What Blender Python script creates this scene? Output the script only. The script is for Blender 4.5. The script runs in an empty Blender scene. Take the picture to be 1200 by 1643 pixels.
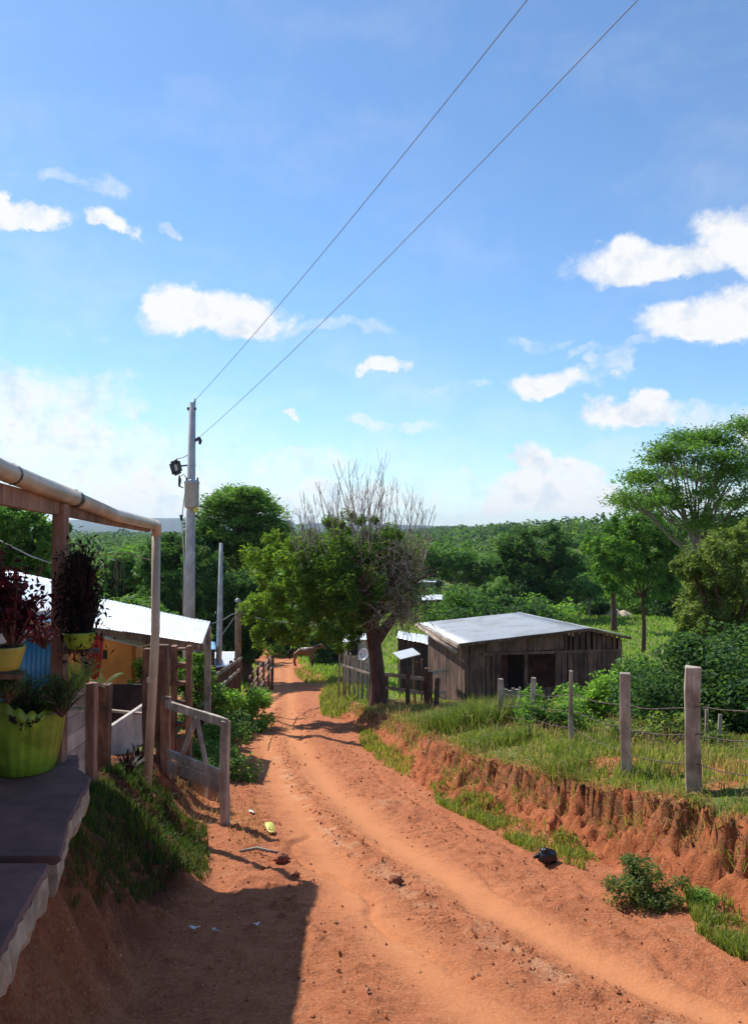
import bpy, math, random
import numpy as np
from mathutils import Vector, Matrix
rad = math.radians
sc = bpy.context.scene
COL = sc.collection
rng = np.random.default_rng(7)
random.seed(7)

# ------------------------------------------------------------------ camera
F = 1290.0; CU, CV, HV = 600.0, 821.5, 850.0
PITCH = math.atan((HV - CV) / F)
cam = bpy.data.cameras.new('camera'); camo = bpy.data.objects.new('camera', cam); COL.objects.link(camo)
cam.sensor_fit = 'VERTICAL'; cam.sensor_height = 24.0; cam.lens = 24.0 * F / 1643.0
cam.clip_start = 0.05; cam.clip_end = 12000
camo.location = (0, 0, 0); camo.rotation_euler = (rad(90) + PITCH, 0, 0)
sc.camera = camo

# ------------------------------------------------------------------ sun, sky, exposure
SUN = Vector((-1.88, 2.10, 3.02)).normalized()
sl = bpy.data.lights.new('sun', 'SUN'); slo = bpy.data.objects.new('sun', sl); COL.objects.link(slo)
sl.energy = 5.0; sl.angle = rad(0.55); sl.color = (1.0, 0.95, 0.86)
slo.rotation_euler = (-SUN).to_track_quat('-Z', 'Y').to_euler()
sc.view_settings.view_transform = 'Standard'; sc.view_settings.look = 'None'
sc.view_settings.exposure = 0.18; sc.view_settings.gamma = 1.0; sc.view_settings.use_curve_mapping = False
HAZE = 0.00012
sc.cycles.max_bounces = 6; sc.cycles.diffuse_bounces = 3; sc.cycles.transmission_bounces = 4
sc.cycles.volume_bounces = 0; sc.cycles.transparent_max_bounces = 4
sc.cycles.sample_clamp_indirect = 6.0

class NT:
    """tiny node builder"""
    def __init__(s, nt): s.nt = nt; s.L = nt.links
    def n(s, t, **kw):
        x = s.nt.nodes.new(t)
        ins = kw.pop('ins', {})
        for k, v in kw.items(): setattr(x, k, v)
        for k, v in ins.items():
            if isinstance(v, bpy.types.NodeSocket): s.L.new(v, x.inputs[k])
            else: x.inputs[k].default_value = v
        return x
    def math(s, op, a, b=0.0, c=0.0, clamp=False):
        return s.n('ShaderNodeMath', operation=op, use_clamp=clamp, ins={0: a, 1: b, 2: c}).outputs[0]
    def vm(s, op, a, b=(0, 0, 0)):
        x = s.n('ShaderNodeVectorMath', operation=op, ins={0: a, 1: b}); return x.outputs['Value'] if op in ('LENGTH', 'DOT_PRODUCT') else x.outputs[0]
    def mr(s, v, a, b, c=0.0, d=1.0, smooth=True):
        return s.n('ShaderNodeMapRange', interpolation_type='SMOOTHSTEP' if smooth else 'LINEAR', ins={'Value': v, 'From Min': a, 'From Max': b, 'To Min': c, 'To Max': d}).outputs[0]
    def noise(s, vec, scale, detail=4.0, rough=0.55, dist=0.0, out=0):
        return s.n('ShaderNodeTexNoise', ins={'Vector': vec, 'Scale': scale, 'Detail': detail, 'Roughness': rough, 'Distortion': dist}).outputs[out]
    def mix(s, f, a, b, blend='MIX'):
        x = s.n('ShaderNodeMix', data_type='RGBA', blend_type=blend, ins={0: f, 6: a, 7: b}); return x.outputs[2]
    def ramp(s, f, stops):
        x = s.n('ShaderNodeValToRGB', ins={0: f}); e = x.color_ramp.elements
        while len(e) < len(stops): e.new(0.5)
        for el, (p, c) in zip(e, stops): el.position = p; el.color = (*c, 1)
        return x.outputs[0]

w = bpy.data.worlds.new('World'); sc.world = w; w.use_nodes = True
w.node_tree.nodes.clear(); T = NT(w.node_tree)
sky = T.n('ShaderNodeTexSky', sky_type='NISHITA', sun_disc=False)
sky.sun_elevation = math.asin(SUN.z); sky.sun_rotation = math.atan2(SUN.x, SUN.y)
sky.air_density = 1.0; sky.dust_density = 0.2; sky.ozone_density = 2.0; sky.altitude = 300
dirv = T.n('ShaderNodeTexCoord').outputs['Generated']
sx = T.n('ShaderNodeSeparateXYZ', ins={0: dirv})
az = T.math('ARCTAN2', sx.outputs[0], sx.outputs[1]); el = T.math('ARCSINE', sx.outputs[2])
ae = T.n('ShaderNodeCombineXYZ', ins={0: az, 1: el}).outputs[0]
nz = T.noise(ae, 9.0, 6.0, 0.62, 0.0, 1)
warp = T.vm('MULTIPLY', T.vm('SUBTRACT', nz, (0.5, 0.5, 0.5)), (0.16, 0.09, 0.0))
aw = T.vm('ADD', ae, warp)
def azel(u, v):
    d = Vector(((u - CU) / F, 1.0, 0)); b = (CV - v) / F
    d = Vector(((u - CU) / F, math.cos(PITCH) - b * math.sin(PITCH), math.sin(PITCH) + b * math.cos(PITCH))).normalized()
    return math.atan2(d.x, d.y), math.asin(d.z)
# u, v, half width, half height, density: each cloud is a patch of the sky dome
CL = [(168, 366, 46, 24, 1), (42, 352, 62, 24, .9), (4, 322, 22, 34, .9), (90, 282, 50, 16, .35), (165, 302, 44, 18, .4), (262, 352, 26, 10, .5),
      (352, 505, 125, 42, 1), (280, 482, 55, 38, 1), (422, 506, 60, 32, .85), (612, 587, 38, 15, .85), (452, 676, 26, 11, .8), (580, 682, 44, 20, .55),
      (888, 613, 80, 30, .95), (978, 580, 24, 26, .45), (1025, 672, 90, 30, 1), (1022, 645, 48, 26, 1), (1040, 430, 125, 44, .95), (1005, 400, 60, 34, .9), (1180, 400, 75, 60, .95),
      (1130, 525, 100, 38, 1), (1190, 500, 60, 50, .95), (845, 735, 44, 34, .9), (905, 755, 70, 30, .8), (880, 800, 120, 50, 1), (960, 790, 50, 34, 1), (810, 812, 60, 36, .9),
      (1230, 690, 60, 60, .9), (1075, 800, 110, 40, .7), (215, 775, 90, 42, .9), (80, 740, 110, 40, .7), (60, 640, 170, 60, .7), (20, 700, 200, 60, .75), (170, 720, 120, 40, .6), (330, 790, 140, 40, .6), (560, 800, 190, 40, .7), (480, 745, 120, 26, .55), (1090, 850, 200, 34, .5), (850, 775, 40, 26, 1), (920, 800, 60, 36, 1), (175, 800, 60, 26, .9), (300, 820, 60, 24, .8), (640, 690, 110, 16, .5), (540, 530, 120, 12, .4), (700, 620, 90, 10, .35), (120, 610, 130, 20, .5), (1000, 560, 110, 10, .35), (740, 760, 60, 20, .45), (140, 530, 60, 12, .3), (860, 545, 70, 12, .3), (1150, 680, 70, 24, .5)]
acc = None
for (u, v, a, b, dn) in CL:
    A, E = azel(u, v)
    q = T.vm('MULTIPLY', T.vm('SUBTRACT', aw, (A, E, 0)), (F / a, F / b, 0))
    m = T.mr(T.vm('LENGTH', q), 1.25, 0.45, 0.0, dn)
    if dn > .6 and a > 24: m = T.math('MULTIPLY', m, T.mr(T.n('ShaderNodeSeparateXYZ', ins={0: q}).outputs[1], -.95, -.40))
    acc = m if acc is None else T.math('MAXIMUM', acc, m)
edge = T.noise(ae, 30.0, 9.0, 0.68)
cum = T.mr(T.math('ADD', acc, T.math('MULTIPLY', T.math('SUBTRACT', edge, 0.5), 1.0)), 0.06, 1.0)
# thin high cloud, thicker towards the horizon and to the left
st = T.vm('MULTIPLY', aw, (1.0, 2.6, 0.0))
thin = T.mr(T.noise(st, 3.2, 7.0, 0.6), 0.42, 0.85)
low = T.mr(T.math('ADD', el, T.math('MULTIPLY', az, 0.16)), 0.30, 0.0)
thinm = T.math('MULTIPLY', T.math('MULTIPLY_ADD', thin, 0.75, 0.1), T.math('MULTIPLY_ADD', low, 0.80, 0.26))
thinm = T.math('ADD', thinm, T.math('MULTIPLY', T.mr(T.math('ADD', el, T.math('MULTIPLY', az, 0.12)), 0.14, -0.02), 0.45))
cover = T.math('MAXIMUM', cum, thinm, clamp=True)
cover = T.math('MINIMUM', cover, 0.96)
cshade = T.noise(T.vm('ADD', ae, (0.0, 0.02, 0)), 22.0, 5.0, 0.6)
ccol = T.ramp(cshade, [(0.34, (0.78, 0.85, 0.95)), (0.50, (1.03, 1.03, 1.03))])
skyc = T.mix(1.0, sky.outputs[0], (0.80, 1.05, 1.24, 1), 'MULTIPLY')
bg1 = T.n('ShaderNodeBackground', ins={'Color': skyc, 'Strength': 0.12})
bg2 = T.n('ShaderNodeBackground', ins={'Color': ccol, 'Strength': 0.86})
mx = T.n('ShaderNodeMixShader', ins={0: cover, 1: bg1.outputs[0], 2: bg2.outputs[0]})
T.n('ShaderNodeOutputWorld', ins={0: mx.outputs[0]})

# ------------------------------------------------------------------ helpers
def P(u, v, d):
    """point seen at photo pixel (u,v) at distance d along +Y"""
    a = (u - CU) / F; b = (CV - v) / F
    D = Vector((a, math.cos(PITCH) - b * math.sin(PITCH), math.sin(PITCH) + b * math.cos(PITCH)))
    return D * (d / D.y)

def _h(ix, iy, s):
    n = (ix * 374761393 + iy * 668265263 + s * 1442695041) & 0xffffffff
    n = ((n ^ (n >> 13)) * 1274126177) & 0xffffffff
    return ((n ^ (n >> 16)) & 0xffff) / 65535.0
def vn(x, y, s=0):
    x = np.asarray(x, float); y = np.asarray(y, float)
    ix = np.floor(x).astype(np.int64); iy = np.floor(y).astype(np.int64)
    fx = x - ix; fy = y - iy; fx = fx * fx * (3 - 2 * fx); fy = fy * fy * (3 - 2 * fy)
    a = _h(ix, iy, s); b = _h(ix + 1, iy, s); c = _h(ix, iy + 1, s); d = _h(ix + 1, iy + 1, s)
    return (a * (1 - fx) + b * fx) * (1 - fy) + (c * (1 - fx) + d * fx) * fy
def fbm(x, y, s=0, o=4, g=0.5):
    t = 0; a = 1; n = 0
    for i in range(o):
        t = t + a * vn(np.asarray(x) * 2 ** i + 17.3 * i, np.asarray(y) * 2 ** i - 9.1 * i, s + i); n += a; a *= g
    return t / n
def S(t): t = np.clip(t, 0, 1); return t * t * (3 - 2 * t)

def np_mesh(name, V, Fc, mat, parent=None, attrs=None, smooth=False, mats=None):
    V = np.asarray(V, np.float32)
    if parent is not None:
        o = origin(parent); V = V - np.array(o, np.float32)
    Fc = np.asarray(Fc, np.int32); k = Fc.shape[1]
    me = bpy.data.meshes.new(name)
    me.vertices.add(len(V)); me.vertices.foreach_set('co', V.ravel())
    me.loops.add(Fc.size); me.loops.foreach_set('vertex_index', Fc.ravel())
    me.polygons.add(len(Fc)); me.polygons.foreach_set('loop_start', np.arange(0, Fc.size, k, dtype=np.int32))
    me.polygons.foreach_set('use_smooth', np.full(len(Fc), smooth, dtype=bool))
    for kx, a in (attrs or {}).items():
        at = me.attributes.new(kx, 'FLOAT', 'POINT'); at.data.foreach_set('value', np.asarray(a, np.float32))
    me.update(calc_edges=True); me.materials.append(mat)
    ob = bpy.data.objects.new(name, me); COL.objects.link(ob)
    if parent is not None: ob.parent = parent
    return ob
def origin(o):
    p = Vector((0, 0, 0))
    while o is not None: p += o.location; o = o.parent
    return p
def tag(o, label=None, cat=None, group=None, kind=None):
    if label: o['label'] = label
    if cat: o['category'] = cat
    if group: o['group'] = group
    if kind: o['kind'] = kind
    return o
def thing(name, label, cat, loc, group=None):
    o = bpy.data.objects.new(name, None); COL.objects.link(o); o.location = loc; o.empty_display_size = 0.2
    return tag(o, label, cat, group)

class MB:
    def __init__(s): s.v = []; s.f = []; s.sm = []
    def add(s, vs, fs, smooth=False):
        b = len(s.v); s.v += [tuple(q) for q in vs]
        for f in fs: s.f.append(tuple(i + b for i in f)); s.sm.append(smooth)
    def box(s, c, sz, rot=None, jit=0.0):
        c = Vector(c); hx, hy, hz = sz[0] / 2, sz[1] / 2, sz[2] / 2
        R = rot if rot is not None else Matrix.Identity(3)
        vs = []
        for i in range(8):
            p = Vector(((hx if i & 1 else -hx), (hy if i & 2 else -hy), (hz if i & 4 else -hz)))
            p += Vector((random.uniform(-jit, jit), random.uniform(-jit, jit), random.uniform(-jit, jit)))
            vs.append(c + R @ p)
        s.add(vs, [(0, 2, 3, 1), (4, 5, 7, 6), (0, 1, 5, 4), (2, 6, 7, 3), (0, 4, 6, 2), (1, 3, 7, 5)])
    def beam(s, p0, p1, w, h, up=(0, 0, 1), bend=0.0, taper=1.0, seg=1, chip=0.0):
        """rectangular bar from p0 to p1, w across, h along 'up'"""
        p0 = Vector(p0); p1 = Vector(p1); d = (p1 - p0).normalized(); u = Vector(up)
        if abs(d.dot(u)) > 0.98: u = Vector((0, 1, 0))
        r = d.cross(u).normalized(); u = r.cross(d).normalized(); vs = []; fs = []
        for i in range(seg + 1):
            t = i / seg; c = p0.lerp(p1, t) + (r * math.sin(t * 3.14) + u * math.sin(t * 2.3) * 0.5) * bend
            k = 1 + (taper - 1) * t
            for a, b in ((-1, -1), (1, -1), (1, 1), (-1, 1)):
                q = c + r * (a * w / 2 * k) + u * (b * h / 2 * k)
                if chip: q += Vector((random.uniform(-chip, chip), random.uniform(-chip, chip), random.uniform(-chip, chip)))
                vs.append(q)
        for i in range(seg):
            o = i * 4
            for j in range(4): fs.append((o + j, o + (j + 1) % 4, o + 4 + (j + 1) % 4, o + 4 + j))
        fs.append((3, 2, 1, 0)); o = seg * 4; fs.append((o, o + 1, o + 2, o + 3)); s.add(vs, fs)
    def tube(s, pts, rr, n=8, cap=True, smooth=True):
        pts = [Vector(p) for p in pts]; m = len(pts)
        if not hasattr(rr, '__len__'): rr = [rr] * m
        vs = []; fs = []; prev = None
        for i, p in enumerate(pts):
            d = (pts[min(i + 1, m - 1)] - pts[max(i - 1, 0)])
            d = d.normalized() if d.length > 1e-9 else Vector((0, 0, 1))
            if prev is None:
                a = Vector((0, 0, 1)) if abs(d.z) < 0.9 else Vector((1, 0, 0)); r = d.cross(a).normalized()
            else: r = (prev - d * prev.dot(d)).normalized()
            prev = r; b = d.cross(r)
            for j in range(n):
                t = 2 * math.pi * j / n; vs.append(p + (r * math.cos(t) + b * math.sin(t)) * rr[i])
        for i in range(m - 1):
            for j in range(n): fs.append((i * n + j, i * n + (j + 1) % n, (i + 1) * n + (j + 1) % n, (i + 1) * n + j))
        if cap: fs.append(tuple(range(n - 1, -1, -1))); fs.append(tuple(range((m - 1) * n, m * n)))
        s.add(vs, fs, smooth)
    def lathe(s, c, prof, n=24, rf=None, cap=True):
        """prof: list of (radius, z)"""
        c = Vector(c); vs = []; fs = []
        for (r, z) in prof:
            for j in range(n):
                t = 2 * math.pi * j / n; k = rf(t, z) if rf else 1
                vs.append(c + Vector((math.cos(t) * r * k, math.sin(t) * r * k, z)))
        m = len(prof)
        for i in range(m - 1):
            for j in range(n): fs.append((i * n + j, i * n + (j + 1) % n, (i + 1) * n + (j + 1) % n, (i + 1) * n + j))
        if cap: fs.append(tuple(range(n - 1, -1, -1)))
        s.add(vs, fs, True)
    def build(s, name, mat, parent=None, bevel=0.0):
        me = bpy.data.meshes.new(name); o = origin(parent) if parent is not None else Vector((0, 0, 0))
        me.from_pydata([Vector(q) - o for q in s.v], [], s.f); me.update()
        me.polygons.foreach_set('use_smooth', s.sm); me.materials.append(mat)
        ob = bpy.data.objects.new(name, me); COL.objects.link(ob)
        if parent is not None: ob.parent = parent
        if bevel:
            b = ob.modifiers.new('bevel', 'BEVEL'); b.width = bevel; b.segments = 1; b.limit_method = 'ANGLE'
        return ob

# ------------------------------------------------------------------ materials
def mat(name):
    m = bpy.data.materials.new(name); m.use_nodes = True; m.node_tree.nodes.clear(); return m, NT(m.node_tree)
def pbr(T, col, rough=0.8, bump=None, bs=0.3, bd=0.02, metal=0.0, spec=0.5, extra=None):
    ins = {'Base Color': col, 'Roughness': rough, 'Metallic': metal, 'Specular IOR Level': spec}
    if bump is not None:
        ins['Normal'] = T.n('ShaderNodeBump', ins={'Strength': bs, 'Distance': bd, 'Height': bump}).outputs[0]
    ins.update(extra or {})
    p = T.n('ShaderNodeBsdfPrincipled', ins=ins); T.n('ShaderNodeOutputMaterial', ins={0: p.outputs[0]}); return p
def wood(name, c1, c2, c3, sc_=6.0, stretch=(1, 1, 0.12), rough=0.85):
    m, T = mat(name); o = T.n('ShaderNodeTexCoord').outputs['Object']
    v = T.vm('MULTIPLY', o, stretch)
    g = T.noise(v, sc_ * 3, 6, 0.7, 0.4); b = T.noise(o, sc_ * 0.35, 4, 0.6)
    isl = T.n('ShaderNodeNewGeometry').outputs['Random Per Island']
    c = T.ramp(g, [(0.28, c1), (0.5, c2), (0.72, c3)])
    c = T.mix(T.mr(b, 0.35, 0.75), c, (*[x * 0.55 for x in c1], 1))
    c = T.mix(0.55, c, T.ramp(isl, [(0, (0.45, 0.42, 0.40)), (1, (1.25, 1.2, 1.15))]), 'MULTIPLY')
    pbr(T, c, rough, g, 0.6, 0.01); return m
M = {}
M['wood_grey'] = wood('grey_weathered_wood', (0.20, 0.165, 0.13), (0.44, 0.38, 0.31), (0.62, 0.56, 0.47))
M['wood_brown'] = wood('brown_timber', (0.06, 0.030, 0.018), (0.17, 0.085, 0.05), (0.28, 0.16, 0.10))
M['wood_red'] = wood('reddish_planed_timber', (0.18, 0.085, 0.05), (0.34, 0.18, 0.115), (0.48, 0.28, 0.19))
M['wood_shed'] = wood('shed_planks', (0.065, 0.034, 0.027), (0.19, 0.11, 0.085), (0.34, 0.225, 0.175), 4.0)
M['wood_pale'] = wood('pale_board', (0.34, 0.25, 0.19), (0.5, 0.40, 0.32), (0.60, 0.50, 0.42))
M['wood_dark'] = wood('dark_board', (0.03, 0.018, 0.018), (0.06, 0.035, 0.035), (0.10, 0.06, 0.055))
def plain(name, c, rough=0.6, var=0.25, scale=5.0, bs=0.15, metal=0.0, spec=0.5):
    m, T = mat(name); o = T.n('ShaderNodeTexCoord').outputs['Object']
    n1 = T.noise(o, scale, 6, 0.65); n2 = T.noise(o, scale * 9, 3, 0.6)
    cc = T.mix(T.mr(n1, 0.35, 0.7), (*[x * (1 - var) for x in c], 1), (*[min(1, x * (1 + var)) for x in c], 1))
    pbr(T, cc, rough, n2, bs, 0.004, metal, spec); return m
M['pvc'] = plain('cream_pvc', (0.52, 0.42, 0.31), 0.45, 0.22, 3)
M['concrete'] = plain('grey_concrete', (0.44, 0.45, 0.46), 0.85, 0.22, 3, 0.4)
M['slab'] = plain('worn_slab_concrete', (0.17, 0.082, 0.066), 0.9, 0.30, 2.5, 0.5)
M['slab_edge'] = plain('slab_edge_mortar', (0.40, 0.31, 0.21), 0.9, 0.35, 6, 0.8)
M['orange_wall'] = plain('orange_painted_plaster', (0.62, 0.21, 0.045), 0.8, 0.2, 2)
M['white_wall'] = plain('dirty_white_wall', (0.55, 0.50, 0.44), 0.85, 0.25, 3)
M['pot'] = plain('lime_green_pot', (0.23, 0.33, 0.025), 0.42, 0.35, 6, 0.1)
M['pot_y'] = plain('yellow_green_pot', (0.40, 0.33, 0.05), 0.5, 0.2, 4, 0.1)
M['black_plastic'] = plain('black_plastic', (0.015, 0.016, 0.02), 0.32, 0.3, 10, 0.3)
M['dark_metal'] = plain('dark_metal', (0.06, 0.065, 0.07), 0.5, 0.3, 6, 0.1, 0.6)
M['wire'] = plain('aluminium_cable', (0.22, 0.23, 0.24), 0.6, 0.1, 6)
M['wire_rusty'] = plain('rusty_barbed_wire', (0.10, 0.07, 0.06), 0.7, 0.3, 8)
M['grey_metal'] = plain('grey_metal', (0.42, 0.43, 0.44), 0.5, 0.2, 6, 0.1, 0.3)
M['white_paint'] = plain('white_enamel', (0.78, 0.78, 0.76), 0.4, 0.08, 6)
M['yellow'] = plain('yellow_plastic', (0.60, 0.50, 0.08), 0.5, 0.1, 6)
M['red_cloth'] = plain('red_cloth', (0.45, 0.045, 0.02), 0.9, 0.3, 8)
M['blue_tarp'] = plain('blue_painted_sheet', (0.20, 0.42, 0.70), 0.6, 0.5, 3)
M['dark_void'] = plain('dark_opening', (0.02, 0.018, 0.018), 0.9)
M['turquoise'] = plain('turquoise_plastic', (0.05, 0.50, 0.38), 0.5)
M['soil_pile'] = plain('pale_soil', (0.60, 0.48, 0.34), 0.95, 0.2, 3)
M['litter'] = plain('white_litter', (0.75, 0.75, 0.74), 0.6, 0.1)
M['leaf_yellow'] = plain('yellowed_leaf', (0.62, 0.60, 0.12), 0.6, 0.2)
M['clod'] = plain('dirt_clod', (0.26, 0.085, 0.04), 0.95, 0.35, 12, 0.8)
M['pink_wall'] = plain('faded_pink_boards', (0.24, 0.10, 0.09), 0.85, 0.35, 4)
def sheet(name, c, dirt, rough=0.45, metal=0.25):
    m, T = mat(name); o = T.n('ShaderNodeTexCoord').outputs['Object']
    a = T.noise(o, 0.9, 6, 0.7); b = T.noise(T.vm('MULTIPLY', o, (1, 1, 1)), 14, 5, 0.7)
    cc = T.mix(T.mr(a, 0.45, 0.68, 0, 0.8), (*c, 1), (*dirt, 1)); cc = T.mix(T.mr(b, 0.56, 0.7, 0, .6), cc, (*[x * .6 for x in dirt], 1))
    pbr(T, cc, rough, b, 0.1, 0.004, metal); return m
M['zinc'] = sheet('zinc_sheet', (0.44, 0.47, 0.50), (0.30, 0.29, 0.27), 0.55, 0.1)
M['zinc_white'] = sheet('bright_zinc_sheet', (0.80, 0.83, 0.86), (0.6, 0.6, 0.58), 0.4, 0.1)
M['blue_sheet'] = sheet('blue_corrugated_sheet', (0.03, 0.30, 0.62), (0.02, 0.16, 0.34), 0.4, 0.0)
LK = 1.75
def leafm(name, c1, c2, c3=None, rough=0.62, trans=0.42, tc=None):
    m, T = mat(name); a = T.n('ShaderNodeAttribute', attribute_name='var').outputs['Fac']
    c3 = c3 or c2; c1, c2, c3 = [tuple(q * LK * s_ for q, s_ in zip(c, (1.10, 1.0, 1.05))) for c in (c1, c2, c3)]; col = T.ramp(a, [(0.0, c1), (0.55, c2), (1.0, c3)])
    oi = T.n('ShaderNodeObjectInfo').outputs['Random']
    col = T.mix(0.5, col, T.ramp(oi, [(0, (0.72, 0.8, 0.7)), (0.5, (1.05, 1.0, 0.9)), (1, (1.35, 1.15, 0.85))]), 'MULTIPLY')
    p = T.n('ShaderNodeBsdfPrincipled', ins={'Base Color': col, 'Roughness': rough, 'Specular IOR Level': 0.2})
    tcol = T.mix(1.0, col, (*(tc or (1.5, 1.7, 0.7)), 1), 'MULTIPLY')
    t = T.n('ShaderNodeBsdfTranslucent', ins={'Color': tcol})
    x = T.n('ShaderNodeMixShader', ins={0: trans, 1: p.outputs[0], 2: t.outputs[0]})
    T.n('ShaderNodeOutputMaterial', ins={0: x.outputs[0]}); return m
M['lf_mango'] = leafm('mango_leaves', (0.018, 0.045, 0.010), (0.06, 0.12, 0.022), (0.15, 0.22, 0.035))
M['lf_dark'] = leafm('dark_leaves', (0.012, 0.035, 0.014), (0.035, 0.08, 0.028), (0.08, 0.14, 0.04))
M['lf_mid'] = leafm('mid_green_leaves', (0.025, 0.065, 0.016), (0.065, 0.14, 0.032), (0.13, 0.21, 0.05))
M['lf_light'] = leafm('light_green_leaves', (0.04, 0.10, 0.02), (0.10, 0.20, 0.04), (0.18, 0.28, 0.06))
M['lf_olive'] = leafm('olive_leaves', (0.03, 0.055, 0.018), (0.08, 0.12, 0.035), (0.15, 0.19, 0.06))
M['lf_red'] = leafm('dark_red_leaves', (0.012, 0.004, 0.006), (0.03, 0.007, 0.010), (0.10, 0.016, 0.024), tc=(1.8, 0.8, 0.8))
M['lf_black'] = leafm('near_black_purple_leaves', (0.005, 0.004, 0.005), (0.010, 0.007, 0.008), (0.025, 0.014, 0.012), trans=0.12, tc=(1.4, 0.9, 0.9))
M['lf_dry'] = leafm('dry_tangle', (0.09, 0.07, 0.045), (0.20, 0.16, 0.10), (0.32, 0.26, 0.18), trans=0.15, tc=(1.2, 1.1, 0.9))
M['lf_pink'] = leafm('pink_petals', (0.10, 0.015, 0.025), (0.25, 0.06, 0.07), (0.45, 0.25, 0.22), tc=(1.2, 0.9, 0.9))
M['grass'] = leafm('grass_blades', (0.045, 0.075, 0.014), (0.095, 0.135, 0.026), (0.20, 0.20, 0.07), rough=0.6, trans=0.4)
M['grass_bright'] = leafm('meadow_blades', (0.05, 0.11, 0.016), (0.11, 0.20, 0.03), (0.20, 0.27, 0.06), rough=0.6, trans=0.4)
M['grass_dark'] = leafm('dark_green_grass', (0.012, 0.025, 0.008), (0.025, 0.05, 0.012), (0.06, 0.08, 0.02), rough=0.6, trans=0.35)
M['grass_dry'] = leafm('dry_grass', (0.10, 0.08, 0.03), (0.22, 0.17, 0.07), (0.38, 0.30, 0.14), rough=0.8, trans=0.3, tc=(1.3, 1.2, 0.9))
def barkm(name, a, b):
    m, T = mat(name); o = T.n('ShaderNodeTexCoord').outputs['Object']
    n = T.noise(T.vm('MULTIPLY', o, (1, 1, 0.3)), 9, 6, 0.7); pbr(T, T.ramp(n, [(0.3, a), (0.7, b)]), 0.9, n, 1.0, 0.03); return m
M['bark'] = barkm('brown_bark', (0.05, 0.022, 0.016), (0.17, 0.08, 0.06))
M['bark_grey'] = barkm('grey_bark', (0.13, 0.11, 0.09), (0.36, 0.31, 0.27))
M['bark_dead'] = barkm('dead_twig_bark', (0.20, 0.155, 0.12), (0.46, 0.38, 0.31))

# ------------------------------------------------------------------ terrain
RY = [-40, -5, 2, 5.75, 7.6, 10.8, 17.3, 21.6, 32.5, 45, 55, 75, 110, 300]
RX = [12, 6.8, 4.1, 2.67, 1.97, .75, -.13, -.92, -1.76, -3.4, -5.3, -8.4, -17, -60]
LY = [-40, -5, 3, 4.2, 6.6, 8.9, 14, 21.6, 32.5, 43.5, 55, 75, 110, 300]
LX = [-2, -1.5, -1.45, -1.4, -1.25, -1.9, -2.9, -3.75, -4.5, -6.1, -7.6, -11.5, -20, -64]
ZY = [-60, -10, 0, 45, 55, 75, 110, 200, 3000]
ZZ = [1.0, -1.0, -2.0, -8.3, -9.4, -11.0, -12.3, -13, -16]
def base_terms(x, y):
    x = np.asarray(x, float); y = np.asarray(y, float)
    yy = y
    zr = np.interp(yy, ZY, ZZ); R = np.interp(yy, RY, RX); Lq = np.interp(yy, LY, LX)
    return zr, R, Lq
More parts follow.
